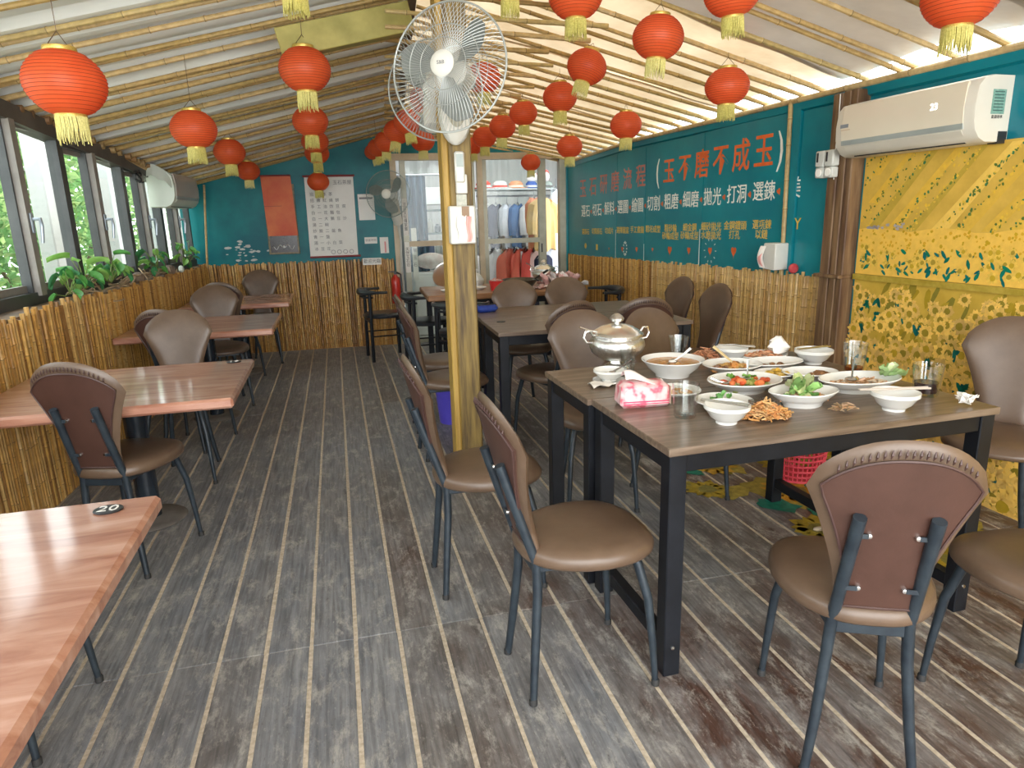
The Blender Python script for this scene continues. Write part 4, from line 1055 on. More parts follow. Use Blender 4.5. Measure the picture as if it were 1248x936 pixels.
chairs = [
    ('nearest chair on the right, its rivetted back to the camera at the food table', (1.235, 1.325), -25),
    ('brown chair cut by the right frame edge, only its seat and legs showing', (1.755, 1.205), -6),
    ('side-on brown chair at the left end of the food table, nearest the camera', (.632, 1.775), -87),
    ('side-on brown chair directly in front of the foot of the yellow post', (.475, 2.41), -88),
    ('brown dining chair by the sunflower mural at the right end of the food table', (2.575, 2.06), 128),
    ('brown dining chair facing the camera behind the silver tureen, left of two', (1.15, 2.97), 173),
    ('brown dining chair facing the camera behind the glass and soup bowl, right of two', (1.57, 2.90), 194),
    ('dark-backed chair turned to the second table, left of two, above the silver tureen', (1.22, 3.86), 16),
    ('dark-backed chair turned to the second table, right of two', (1.74, 3.84), -6),
    ('side-on chair left of the yellow post with a blue bucket beneath, nearer of two', (.60, 3.92), -86),
    ('side-on chair left of the yellow post, farther of two and mostly hidden', (.62, 4.46), -90),
    ('brown chair facing the camera on the far side of the second table, left of two', (1.29, 4.78), 180),
    ('brown chair facing the camera on the far side of the second table, right of two', (1.73, 4.80), 184),
    ('chair before the right bamboo dado at the second table, nearer of two', (2.20, 4.02), 92),
    ('chair before the right bamboo dado at the second table, farther of two', (2.24, 4.58), 95),
    ('chair with its rivetted back to the camera at the second left table', (-.935, 3.01), -16),
    ('pale-lit brown chair facing the camera behind the second table on the left', (-.93, 4.00), 180),
    ('dark-backed chair at the near side of the third table on the left', (-.985, 4.60), -15),
    ('brown chair facing the camera behind the third table on the left', (-.94, 5.62), 192),
    ('dark-backed chair at the near side of the farthest table on the left', (-.95, 6.42), -10),
    ('farthest brown chair on the left, facing the camera by the back bamboo dado', (-.80, 7.30), 180),
    ('chair almost hidden under the nearest left table, only two dark legs showing', (-1.06, 1.99), -99)]
for lb, (x, y), a in chairs: make_chair(lb, (x, y, 0), R(a))

# ------------------------------------------------------------------ laminate tables (right)
def laminate():
    m, nt, b = nt_mat('grey_brown_laminate')
    f = noise_fac(nt, 3.2, 5, 0.6, (1.0, 14, 14), 'Object', 0.4); g = noise_fac(nt, 20, 4, 0.6, (0.5, 16, 16))
    link(nt, ramp(nt, f, [(0.30, (0.085, 0.058, 0.040)), (0.50, (0.165, 0.118, 0.084)), (0.70, (0.26, 0.198, 0.15))]), b.inputs['Base Color'])
    b.inputs['Roughness'].default_value = 0.30; b.inputs['Specular IOR Level'].default_value = 0.5; bump(nt, b, g, 0.05, 0.002)
    return m
M_LAM = laminate(); M_BLK = pm('black_steel', (0.007, 0.008, 0.011), (0.012, 0.014, 0.019), 10, 0.45, 0.1, spec=0.3)
M_EDGE = pm('dark_edge_band', (0.10, 0.07, 0.048), None, 10, 0.5)
def steel_table(label, loc, rz, w, d):
    t = thing('dining_table', label, 'table', loc, rz, 'black steel tables with grey-brown tops')
    tp = MB().box((0, 0, .738), (w, d, .024), .002).build('tabletop', M_LAM, t, False)
    L = .055
    for sx in (-1, 1):
        for sy in (-1, 1):
            l = MB().box((sx * (w / 2 - L / 2 - .008), sy * (d / 2 - L / 2 - .008), .363), (L, L, .726), .003).build('leg', M_BLK, t, False)
            q = MB(); q.lathe([(0, .004), (.006, .003), (.007, 0)], 10, Matrix.Translation((sx * (w / 2 - L / 2 - .008), sy * (d / 2 - .008), .10)) @ Matrix.Rotation(-sy * pi / 2, 4, 'X')); q.build('bolt', M_CHROME, l)
        MB().box((sx * (w / 2 - L / 2 - .008), 0, .10), (.04, d - 2 * L, .045), .003).build('stretcher', M_BLK, t, False)
        MB().box((sx * (w / 2 - .03), 0, .698), (.03, d - 2 * L - .016, .056), .002).build('apron', M_BLK, t, False)
        MB().box((0, sx * (d / 2 - .03), .698), (w - 2 * L - .016, .03, .056), .002).build('apron', M_BLK, t, False)
    return t
steel_table('near half of the grey-brown food table on black steel legs', (1.452, 1.927, 0), R(1.2), 1.20, .572)
steel_table('far half of the grey-brown food table, pushed against the near half', (1.425, 2.462, 0), R(1.2), 1.20, .488)
steel_table('near half of the second grey-brown table behind the tureen', (1.475, 3.985, 0), R(-1.5), 1.22, .56)
steel_table('far half of the second grey-brown table behind the tureen', (1.495, 4.535, 0), R(-1.5), 1.22, .53)

# ------------------------------------------------------------------ plastic covered wooden tables (left)
def plank_top():
    m, nt, b = nt_mat('covered_red_wood')
    f = noise_fac(nt, 2.2, 6, 0.6, (1.2, 7, 7), 'Object', 0.8); g = noise_fac(nt, 5, 4, 0.6)
    link(nt, ramp(nt, f, [(0.28, (0.26, 0.085, 0.05)), (0.48, (0.42, 0.20, 0.13)), (0.70, (0.55, 0.33, 0.25))]), b.inputs['Base Color'])
    b.inputs['Roughness'].default_value = 0.42; b.inputs['Coat Weight'].default_value = 1.0; b.inputs['Coat Roughness'].default_value = 0.10
    bump(nt, b, g, 0.06, 0.01); return m
M_RW = plank_top(); M_PED = pm('black_pedestal', (0.012, 0.018, 0.028), (0.02, 0.03, 0.04), 6, 0.25, 0.0, spec=0.6)
def pedestal_table(label, x0, x1, y0, y1, skew=0.0, tagtext=None, tagpos=(-.10, -.08), ped=(-.02, .1)):
    w, d = x1 - x0, y1 - y0
    t = thing('wooden_table', label, 'table', ((x0 + x1) / 2, (y0 + y1) / 2, 0), R(skew), 'plastic-covered wooden tables along the windows')
    MB().box((0, 0, .688), (w, d, .044), .010).build('tabletop', M_RW, t, True, angle=25)
    q = MB()
    q.lathe([(0, 0), (.16, 0), (.165, .006), (.15, .016), (.05, .024)], 28, c=(ped[0], ped[1], 0)); q.build('base_plate', pm('dusty_plate', (0.10, 0.09, 0.08), (0.17, 0.155, 0.14), 8, 0.6), t)
    q = MB(); q.lathe([(.05, .015), (.05, .66), (.0, .66)], 24, c=(ped[0], ped[1], 0)); q.build('column', M_PED, t)
    MB().box((ped[0], ped[1], .660), (.4, .3, .012), .002).build('bracket', M_PED, t, False)
    if tagtext:
        nx, ny = w / 2 + tagpos[0], d / 2 + tagpos[1]
        c, s = cos(R(skew)), sin(R(skew))
        g = thing('number_tag', 'small dark oval number tag reading %s on the far corner of a left table' % tagtext if tagtext == '20' else 'small dark number tag reading %s on the second left table' % tagtext, 'tag', ((x0 + x1) / 2 + nx * c - ny * s, (y0 + y1) / 2 + nx * s + ny * c, .7105))
        q = MB(); q.lathe([(0, 0), (.034, 0), (.035, .003), (.033, .005), (0, .005)], 20, sy=.8); q.build('disc', dk, g)
        lettering(tagtext, .05, PAPER, g, Matrix.Translation((0, 0, .0054)))
    return t
pedestal_table('nearest glossy red-brown wooden table cut by the left frame edge', -1.50, -.50, .55, 1.842, 0.6, '20', (-.105, -.075))
pedestal_table('second glossy red-brown wooden table from the camera, along the left wall', -1.48, -.467, 2.855, 3.70, 0.5, '19', (-.09, -.07), (-.02, .13))
pedestal_table('third glossy wooden table from the camera, along the left wall', -1.44, -.462, 4.735, 5.58, 0.5, None)
pedestal_table('farthest small glossy wooden table along the left wall', -1.37, -.452, 6.30, 7.12, 0.5, None)

# ------------------------------------------------------------------ far table and black chairs
t3 = thing('wooden_table', 'brown wooden table near the glass partition, laden with tureen and tissues', 'table', (1.42, 6.2, 0), R(-2))
MB().box((0, 0, .725), (1.36, .86, .05), .008).build('tabletop', pm('orange_brown_wood', (0.26, 0.12, 0.05), (0.40, 0.21, 0.10), 3, 0.35, 0, 0, (1, 6, 6)), t3, True, angle=25)
for sx in (-1, 1):
    for sy in (-1, 1): MB().box((sx * .6, sy * .36, .35), (.05, .05, .70), .003).build('leg', M_BLK, t3, False)
for sy in (-1, 1): MB().box((0, sy * .36, .67), (1.16, .03, .05)).build('apron', M_BLK, t3, False)
def black_chair(label, loc, rz):
    t = thing('black_armchair', label, 'chair', loc, rz, 'black round-backed armchairs')
    q = MB(); n = 28
    ring = [(1.0, .435), (1.03, .445), (1.03, .462), (.97, .474), (.6, .480), (0, .481)]
    q.lathe([(0, .432)] + [(r * .2, z) for r, z in ring], n, wob=lambda a, i: 1 + .06 * abs(sin(2 * a))); q.build('seat', pm('black_vinyl', (0.018, 0.02, 0.024), (0.03, 0.034, 0.04), 8, 0.3), t)
    arc = [(-(.235) * sin(a) , -.03 - .20 * cos(a), .70 - .0 * a) for a in [(-100 + 200 * k / 14) * pi / 180 for k in range(15)]]
    q = MB(); q.tube(arc, [.014] * 3 + [.020, .027, .033, .037, .038, .037, .033, .027, .020] + [.014] * 3, 8); q.build('back_rail', MATS['black_vinyl'], t)
    q = MB(); q.tube([(x * .97, y * .97, z - .05) for x, y, z in arc[3:12]], .010, 7); q.build('lower_rail', M_BLK, t)
    for sx in (-1, 1):
        q = MB(); q.tube([(sx * .19, -.17, 0), (sx * .185, -.165, .43), (sx * .175, -.16, .70)], .017, 8); q.build('leg', M_BLK, t)
        q = MB(); q.tube([(sx * .19, .17, 0), (sx * .185, .165, .44)], .017, 8); q.build('leg', M_BLK, t)
        q = MB(); q.tube([(sx * .187, -.165, .26), (sx * .187, .165, .26)], .008, 6); q.build('stretcher', M_BLK, t)
    for sy in (-1, 1):
        q = MB(); q.tube([(-.185, sy * .165, .40), (.185, sy * .165, .40)], .014, 6); q.build('seat_rail', M_BLK, t)
    return t
black_chair('black round-backed armchair standing alone before the back bamboo dado', (.42, 7.02, 0), R(-84))
black_chair('black armchair at the left of the far table, just right of the fire extinguisher', (.80, 6.35, 0), R(-90))
black_chair('black armchair with its back to the camera left of the yellow post', (.98, 5.62, 0), R(-20))
black_chair('black armchair at the right of the far table by the right bamboo dado', (2.33, 5.95, 0), R(88))
black_chair('black armchair at the far side of the far table', (1.25, 6.98, 0), R(180))

# ------------------------------------------------------------------ post with fans
yp = thing('yellow_post', 'rough yellow-brown timber post carrying fans in the middle of the room', 'post', (.604, 3.43, 0))
YP = pm('yellow_timber', (0.075, 0.045, 0.015), (0.26, 0.175, 0.045), 4.5, 0.6, 0, 0.4, (7, 7, .55))
YP2 = pm('pale_yellow_timber', (0.32, 0.19, 0.032), (0.44, 0.28, 0.065), 5, 0.6, 0, 0.25, (6, 6, .5))
MB().box((.010, 0, 1.29), (.115, .13, 2.58), .007).build('timber', YP, yp, False)
MB().box((-.062, -.004, 1.29), (.031, .128, 2.58), .006).build('left_face', YP2, yp, False)  # left face of the post, a thin slab in paler yellow
PLW = pm('cream_plastic', (0.62, 0.61, 0.55), (0.68, 0.67, 0.61), 5, 0.4)
rm = thing('remote_holder', 'white air-conditioner remote in a wall holder on the yellow post', 'remote', (.613, 3.364, 1.52)); rm.scale = (1.2, 1.2, 1.2)
MB().box((0, -.012, .03), (.046, .022, .075), .004).build('holder', PLW, rm); r_ = MB().box((-.006, -.020, .095), (.040, .018, .12), .006).build('remote', PLW, rm)
MB().box((-.006, -.0295, .12), (.028, .001, .05)).build('screen', pm('lcd_grey', (0.25, 0.30, 0.27), None, 5, 0.25), r_, False)
nt_ = tag(MB().box((0, 0, 0), (.05, .002, .07)).build('stained_note', pm('stained_paper', (0.40, 0.42, 0.36), (0.60, 0.60, 0.52), 40, 0.8), None, False, loc=(.613, 3.363, 1.474)), 'small stained paper stuck to the yellow post below the remote', 'note')
th = thing('tissue_dispenser', 'white wall dispenser with a white and pink tissue hanging out on the yellow post', 'tissue dispenser', (.604, 3.362, 1.274)); th.scale = (1.2, 1.2, 1.2)
MB().box((0, -.025, .075), (.105, .05, .15), .005).build('case', PLW, th); MB().box((.012, -.051, .125), (.03, .003, .045), .001).build('slot', pm('kraft_brown', (0.30, 0.2, 0.13), None, 5, 0.7), th, False)
q = MB(); q.slab(6, 8, lambda i, j: (-.024 + .036 * i + .004 * sin(j * 7), -.053 - .012 * sin(j * 3) - .004 * sin(i * 6), .012 + .10 * j), (0, .002, 0)); q.build('tissue', pm('tissue_white', (0.80, 0.77, 0.72), None, 9, 0.9), th)
q = MB(); q.slab(4, 8, lambda i, j: (.012 + .02 * i + .003 * sin(j * 8), -.055 - .010 * sin(j * 3) - .003 * sin(i * 6), .008 + .10 * j), (0, .002, 0)); q.build('tissue', pm('tissue_pink', (0.78, 0.36, 0.33), None, 9, 0.9), th)
def wall_fan(label, loc, R_, yaw, tilt, body=True, name_plate=None, cagemat=None, blademat=None, stub=0.3):
    t = thing('wall_fan', label, 'fan', loc, yaw, None)
    T = Matrix.Rotation(tilt, 4, 'X')      # fan axis along local -Y
    cg = cagemat or pm('grey_wire', (0.36, 0.38, 0.36), None, 6, 0.35, 0.3)
    bl = blademat or translucent('smoky_blade', (0.24, 0.26, 0.25), (0.30, 0.32, 0.30), 3, 0.3, 0.3)
    prof = lambda f, s: (R_ * f, s * (.062 * (1 - f ** 2.2)) )
    for s, nm in ((-1, 'front_cage'), (1, 'rear_cage')):
        q = MB(); n = 84 if R_ > .15 else 48
        for k in range(n):
            a0 = 2 * pi * k / n
            pts = []
            for i in range(8):
                f = .20 + .80 * i / 7; a = a0 + .42 * (1 - f) * (1 if s < 0 else 0); r, d = prof(f, s)
                pts.append((r * cos(a), d * 1.0 + s * .004, r * sin(a)))
            q.tube(pts, .0011, 3, False)
        for f in (.62, .40 if R_ > .15 else .5):
            r, d = prof(f, s); q.tube([(r * cos(a), d + s * .005, r * sin(a)) for a in [2 * pi * k / 40 for k in range(41)]], .0018, 4, False)
        q.v = [tuple(T @ Vector(p)) for p in q.v]
        o = q.build(nm, cg, t, False, recalc=False); o['kind'] = 'stuff'
    q = MB(); q.tube([(R_ * 1.01 * cos(a), 0, R_ * 1.01 * sin(a)) for a in [2 * pi * k / 56 for k in range(57)]], .0045, 7, False); q.v = [tuple(T @ Vector(p)) for p in q.v]; q.build('rim', cg, t)
    for k in range(3 if R_ > .15 else 3):
        a0 = 2 * pi * k / 3 + .5
        def bf(i, j):
            f = .14 + .74 * i; w = (.20 + .75 * sin(pi * min(1, i * .8 + .15))) * .62
            a = a0 + w * (j - .5) * 1.5 + .35 * i
            return T @ Vector((R_ * f * cos(a), (j - .5) * .05 * (1 - .3 * i), R_ * f * sin(a)))
        MB().slab(8, 6, bf, T @ Vector((0, .003, 0))).build('blade', bl, t)
    q = MB(); q.lathe([(0, .012), (.018, .011), (.036, .007), (.0415, 0), (.0415, -.012)], 28, T @ Matrix.Translation((0, -.066, 0)) @ Matrix.Rotation(pi / 2, 4, 'X') , sx=R_ / .2, sy=R_ / .2); hub = q.build('hub_cap', PLW, t)
    if name_plate: lettering(name_plate, .021, GREYINK, hub, T @ frame((0, -.0795, 0), (1, 0, 0), (0, 0, 1)))
    q = MB(); q.tube([T @ Vector((0, .06, 0)), T @ Vector((0, .10, 0)), T @ Vector((0, .17, -.01)), T @ Vector((0, .19, -.015))], [.055, .06, .05, .02], 18); q.build('motor', PLW, t)
    return t
f1 = wall_fan('large grey wall fan with cream hub mounted high on the yellow post, facing the room', (.520, 3.02, 2.010), .256, R(-34), R(-5), name_plate='S&B')
q = MB()
MNT = Matrix.Translation((-0.0985, 0.2713, -.125)) @ Matrix.Rotation(R(34), 4, 'Z')
q.tube([MNT @ Vector((0, .01, .05)), (-0.089, 0.250, -.04), (-0.039, 0.203, -.015), (0, .17, -.01)], [.05, .055, .05, .04], 16); q.build('bracket_arm', PLW, f1)
q = MB(); q.lathe([(0, .028), (.030, .026), (.046, .016), (.052, -.004), (.052, -.03), (0, -.03)], 28, MNT @ Matrix.Rotation(pi / 2, 4, 'X'), sx=1.5, sy=2.95); q.build('wall_mount', PLW, f1)
q = MB(); q.lathe([(0, .031), (.030, .029), (.032, .024), (0, .022)], 24, MNT @ Matrix.Translation((0, 0, .005)) @ Matrix.Rotation(pi / 2, 4, 'X'), sx=1.4, sy=2.7); q.build('control_panel', pm('pale_grey_panel', (0.36, 0.34, 0.25), None, 8, 0.5), f1)
f2 = wall_fan('second grey wall fan on the back of the yellow post, turned away', (.585, 3.84, 2.06), .247, R(166), R(-5))
q = MB(); q.tube([(0, .27, -.22), (0, .22, -.14), (0, .15, -.03)], [.04, .05, .045], 14); q.build('bracket_arm', PLW, f2)
f3 = wall_fan('small dim wall fan with reddish hub on the left post of the glass partition', (.575, 7.45, 1.66), .235, R(-22), 0, cagemat=pm('dim_wire', (0.20, 0.24, 0.22), None, 6, 0.4), blademat=translucent('green_smoky_blade', (0.20, 0.24, 0.22), (0.26, 0.30, 0.27), 3, 0.3, 0.35))
q = MB(); q.tube([(.0, .30, -.30), (0, .25, -.24), (0, .18, -.06), (0, .14, 0)], [.05, .055, .05, .04], 14); q.build('bracket_arm', PLW, f3)
q = MB(); q.tube([(0, .28, -.3), (.02, .29, -.5), (.0, .295, -.8), (.015, .30, -.98)], .012, 6); q.build('cable', pm('dirty_white_cable', (.45, .45, .40), None, 5, .5), f3)

# fire extinguisher, buckets, basket
fe = thing('fire_extinguisher', 'red fire extinguisher hanging at the left edge of the glass partition', 'fire extinguisher', (.612, 7.70, .48))
q = MB(); q.lathe([(0, 0), (.048, 0), (.052, .01), (.052, .24), (.045, .28), (.02, .305), (.02, .32), (0, .32)], 20); q.build('cylinder', pm('red_enamel', (0.50, 0.03, 0.02), (0.56, 0.04, 0.025), 5, 0.3), fe)
q = MB(); q.box((0, 0, .335), (.025, .025, .03)); q.box((-.03, -.01, .352), (.09, .02, .012)); q.build('valve', dk, fe)
q = MB(); q.tube([(.02, 0, .34), (.06, -.02, .32), (.06, -.03, .15), (.055, -.03, .06)], .010, 7); q.build('hose', dk, fe)
bkt = thing('blue_bucket', 'blue-violet plastic bucket under the chairs left of the second table', 'bucket', (.72, 4.55, 0))
q = MB(); q.lathe([(0, 0), (.115, 0), (.14, .26), (.148, .262), (.148, .272), (.136, .272), (.112, .012), (0, .012)], 28); q.build('body', pm('violet_blue_plastic', (0.085, 0.06, 0.50), (0.11, 0.085, 0.58), 4, 0.35), bkt)
q = MB(); q.tube([(.148 * cos(a), .03, .262 - .10 * sin(a)) for a in [pi * k / 12 for k in range(13)]], .003, 5); q.build('handle', M_CHROME, bkt)
rb = thing('red_basket', 'pink-red perforated plastic basket on the floor by the sunflower mural', 'basket', (2.30, 2.93, 0), .1)
q = MB(); PK = pm('pink_red_plastic', (0.62, 0.055, 0.085), (0.70, 0.08, 0.11), 5, 0.4)
nb = 36; rows = 9; H_ = .27
def rr(z): return .125 + .03 * z / H_
for k in range(nb):
    a = 2 * pi * k / nb; w = .0045
    q.tube([(rr(z) * cos(a), rr(z) * sin(a), z) for z in (0, H_ / 2, H_)], w, 4)
for i in range(rows + 1):
    z = .004 + (H_ - .004) * i / rows
    q.tube([(rr(z) * cos(a), rr(z) * sin(a), z) for a in [2 * pi * k / 36 for k in range(37)]], .006 if i not in (0, rows) else .009, 5, False)
q.lathe([(0, .002), (.125, .002), (.125, .008), (0, .008)], 30); q.build('body', PK, rb)

# ------------------------------------------------------------------ air conditioners
def aircon(label, M4, L, H, D, shell, panel, loc, rz):
    t = thing('air_conditioner', label, 'air conditioner', loc, rz)
    prof = [(0, H), (D * .55, H), (D * .82, H * .95), (D * .95, H * .84), (D, H * .55), (D * .985, H * .32), (D * .93, H * .18), (D * .80, H * .06), (D * .62, 0), (0, 0)]
    # body: x along length, y out of the wall, z up
    q = MB(); vs = []; n = len(prof)
    for i, x in enumerate((-L / 2, -L / 2 + .012, L / 2 - .012, L / 2)):
        k = .985 if i in (0, 3) else 1
        vs += [(x, d * k, H / 2 + (z - H / 2) * k) for d, z in prof]
    q.add(vs, [(i * n + k, i * n + (k + 1) % n, (i + 1) * n + (k + 1) % n, (i + 1) * n + k) for i in range(3) for k in range(n)] + [tuple(range(n))[::-1], tuple(3 * n + k for k in range(n))])
    q.build('body', shell, t, True, angle=35)
    q = MB(); q.slab(8, 8, lambda i, j: (-L / 2 + .05 + (L - .095) * i, D * (.93 + .085 * sin(pi * (.12 + .62 * (1 - j)))), H * (.30 + .62 * j)), (0, -.012, 0)); q.build('front_panel', panel, t)
    q = MB(); q.slab(4, 2, lambda i, j: (-L / 2 + .05 + (L - .095) * i, D * (.985 + .012 * j), H * (.215 + .085 * j)), (0, -.01, 0)); q.build('trim_strip', pm('silver_trim', (0.36, 0.39, 0.38), None, 5, 0.3, 0.3), t, False)
    q = MB(); q.slab(4, 4, lambda i, j: (-L / 2 + .06 + (L - .12) * i, D * (.70 + .26 * j ** .7), H * (.03 + .165 * j)), (0, -.008, .002)); q.build('louvre', shell, t)
    q = MB(); q.box((0, D * .66, .005), (L - .16, .012, .008)); q.build('outlet', dk, t, False)
    return t
IV = pm('ivory_plastic', (0.66, 0.62, 0.53), (0.72, 0.68, 0.58), 3, 0.3); IVP = pm('ivory_gloss', (0.70, 0.62, 0.48), (0.74, 0.66, 0.52), 2, 0.12, spec=0.6)
rzr = atan2(RIGHT_U.y, RIGHT_U.x)            # local x -> along the wall towards the camera; +y must point into the room
LA, HA, DA = .80, .275, .205
yA = 2.885
ac = aircon('ivory wall air conditioner showing 23 on the teal wall above the sunflower mural', None, LA, HA, DA, IV, IVP, (xr(yA) - .001, yA, 1.655), rzr + pi)
# (x axis now runs away from the camera, y axis into the room)
def acface(x, z, off=.0): return frame((x, DA * (.93 + .085 * sin(pi * (.12 + .62 * (1 - (z / HA - .30) / .62)))) + .0008 + off, z), (-1, 0, 0), (0, 0, 1))
lettering('23', .040, pm('lit_display', (0.9, 0.9, 0.95), None, 5, 0.4, emis=((.9, .92, 1), 2.5)), ac, acface(-.20, .17), 'display_digits')
bd = MB(); bd.box((0, 0, 0), (.055, .018, .0008), M=acface(.335, .155)); bd.build('badge', pm('grey_badge', (.20, .22, .24), None, 5, .4), ac, False)
bd = MB(); bd.box((0, 0, 0), (.06, .005, .0006), M=acface(.325, .135)); bd.build('badge_line', pm('pale_gold', (.5, .38, .25), None, 5, .4), ac, False)
ME = frame((-LA / 2 - .0008, .075, .165), (0, -1, 0), (0, 0, 1))
lb_ = MB(); lb_.box((0, 0, 0), (.075, .10, .001), M=ME); lb_.build('energy_label', pm('green_label', (.13, .30, .24), (.25, .40, .33), 60, .5), ac, False)
for i in range(7): MB().box((0, .04 - i * .0125, .0008), (.055, .004, .0006), M=ME).build('label_line', pm('dark_green_ink', (.04, .09, .08), None, 5, .5), ac, False)
lettering('能源效率', .016, INK, ac, ME @ Matrix.Translation((0, -.062, .0006)))
MB().box((-LA / 2 + .02, .03, .02), (.045, .05, .05)).build('pipe_recess', dk, ac, False)
MI = pm('mint_white_plastic', (0.62, 0.68, 0.60), (0.68, 0.74, 0.66), 3, 0.35)
yB = 6.93
rzl = atan2(1.0, -0.069 * -1) 
ac2 = aircon('pale mint air conditioner hung on the left window wall near the back', None, .80, .30, .215, MI, pm('rosy_grey_panel', (0.50, 0.43, 0.38), (0.56, 0.48, 0.42), 2, 0.2), (xw(yB) + .03, yB, 1.555), atan2(-1.0, -0.069))
lettering('AC', .02, GREYINK, ac2, frame((.30, .2155, .24), (-1, 0, 0), (0, 0, 1)), 'badge')
cv = thing('plastic_cover', 'pale plastic sheet draped over the near top corner of the left air conditioner', 'cover', (xw(6.5) + .05, 6.50, 1.80))
q = MB(); q.slab(10, 8, lambda i, j: (-.02 + .20 * i, -.015 - .03 * sin(i * 3) + .10 * j * .6, .02 + .10 * j - .10 * i * i - .012 * sin(i * 14) * (1 - j)), (0, .006, .0)); q.build('sheet', MI, cv)
q = MB()
for k in range(4): q.tube([(xw(6.3) + .04 + .03 * cos(a + k), 6.28 + .05 * sin(a) + .02 * k, 1.80 + .05 * sin(a * .5 + k)) for a in [2 * pi * i / 16 for i in range(15)]], .008, 6)
tag(q.build('coiled_cable', dk, None), 'black coiled cable hooked at the window header beside the left air conditioner', 'cable')

# tissue box on right wall, small red thing
tb = thing('tissue_box', 'white wall tissue box with pink-printed tissue hanging out below the bamboo pole', 'tissue box', (xr(3.86) - .065, 3.875, 1.015), math.atan(.048))
MB().box((0.0, 0, .085), (.11, .12, .17), .006).build('case', PLW, tb)
q = MB(); q.slab(6, 8, lambda i, j: (-.058 - .022 * sin(pi * j) - .004 * sin(i * 5), .035 - .05 * i + .05, .01 + .14 * j), (.003, 0, 0)); q.build('tissue', MATS['tissue_white'], tb)
q = MB(); q.slab(4, 8, lambda i, j: (-.064 - .022 * sin(pi * j), .07 - .025 * i, .02 + .10 * j), (.003, 0, 0)); q.build('tissue', MATS['tissue_pink'], tb)
q = MB(); q.ball((0, 0, .03), .032, 12, 8, (1, .8, 1)); o = q.build('red_pouch', pm('red_cloth', (.45, .03, .04), (.6, .1, .1), 30, .8), None, loc=(xr(3.72) - .05, 3.72, 1.0)); tag(o, 'small red patterned pouch on the bamboo dado right of the tissue box', 'pouch')
# ------------------------------------------------------------------ lanterns
RED_L = translucent('lantern_silk', (0.84, 0.155, 0.045), (0.90, 0.19, 0.06), 4, 0.5, 0.45)
GOLD = pm('gold_foil', (0.45, 0.30, 0.05), (0.70, 0.52, 0.14), 90, 0.35, 0.5)
TAS = pm('gold_tassel', (0.42, 0.38, 0.08), (0.66, 0.60, 0.20), 40, 0.5)
WIRE = pm('brown_wire', (0.10, 0.06, 0.03), None, 9, 0.5)
def lantern_meshes():
    q = MB(); R_ = .5; prof = []
    N = 17
    for i in range(N * 2 + 1):
        f = i / (N * 2); z = -.38 + .76 * f
        r = .19 + .31 * (sin(pi * f)) ** .62
        prof.append((r * (1.0 if i % 2 == 0 else .982), z))
    q.lathe(prof, 32); body = q.mesh('lantern_body', RED_L, angle=80)
    q = MB()
    for i in range(0, N * 2 + 1, 2): q.tube([(prof[i][0] * 1.001 * cos(a), prof[i][0] * 1.001 * sin(a), prof[i][1]) for a in [2 * pi * k / 32 for k in range(33)]], .0035, 4, False)
    rib = q.mesh('rib_wires', pm('orange_wire', (0.40, 0.03, 0.005), None, 9, 0.5))
    q = MB(); q.lathe([(.0, .375), (.20, .375), (.205, .385), (.20, .43), (.195, .43), (.195, .385)], 28); top = q.mesh('top_ring', GOLD)
    q = MB(); q.lathe([(.0, -.375), (.19, -.375), (.195, -.385), (.19, -.425), (.185, -.425), (.185, -.385)], 28); bot = q.mesh('bottom_ring', GOLD)
    q = MB(); rg = random.Random(4)
    for k in range(64):
        a = 2 * pi * k / 64 + rg.uniform(-.03, .03); L = .33 * rg.uniform(.82, 1.08); r = .185
        q.tube([(r * cos(a), r * sin(a), -.41), (r * 1.03 * cos(a + .03), r * 1.03 * sin(a + .03), -.41 - L * .5), (r * rg.uniform(.95, 1.12) * cos(a), r * rg.uniform(.95, 1.12) * sin(a), -.41 - L)], [.011, .010, .005], 4)
    tas = q.mesh('tassel', TAS, False, recalc=False)
    return body, rib, top, bot, tas
LMESH = lantern_meshes()
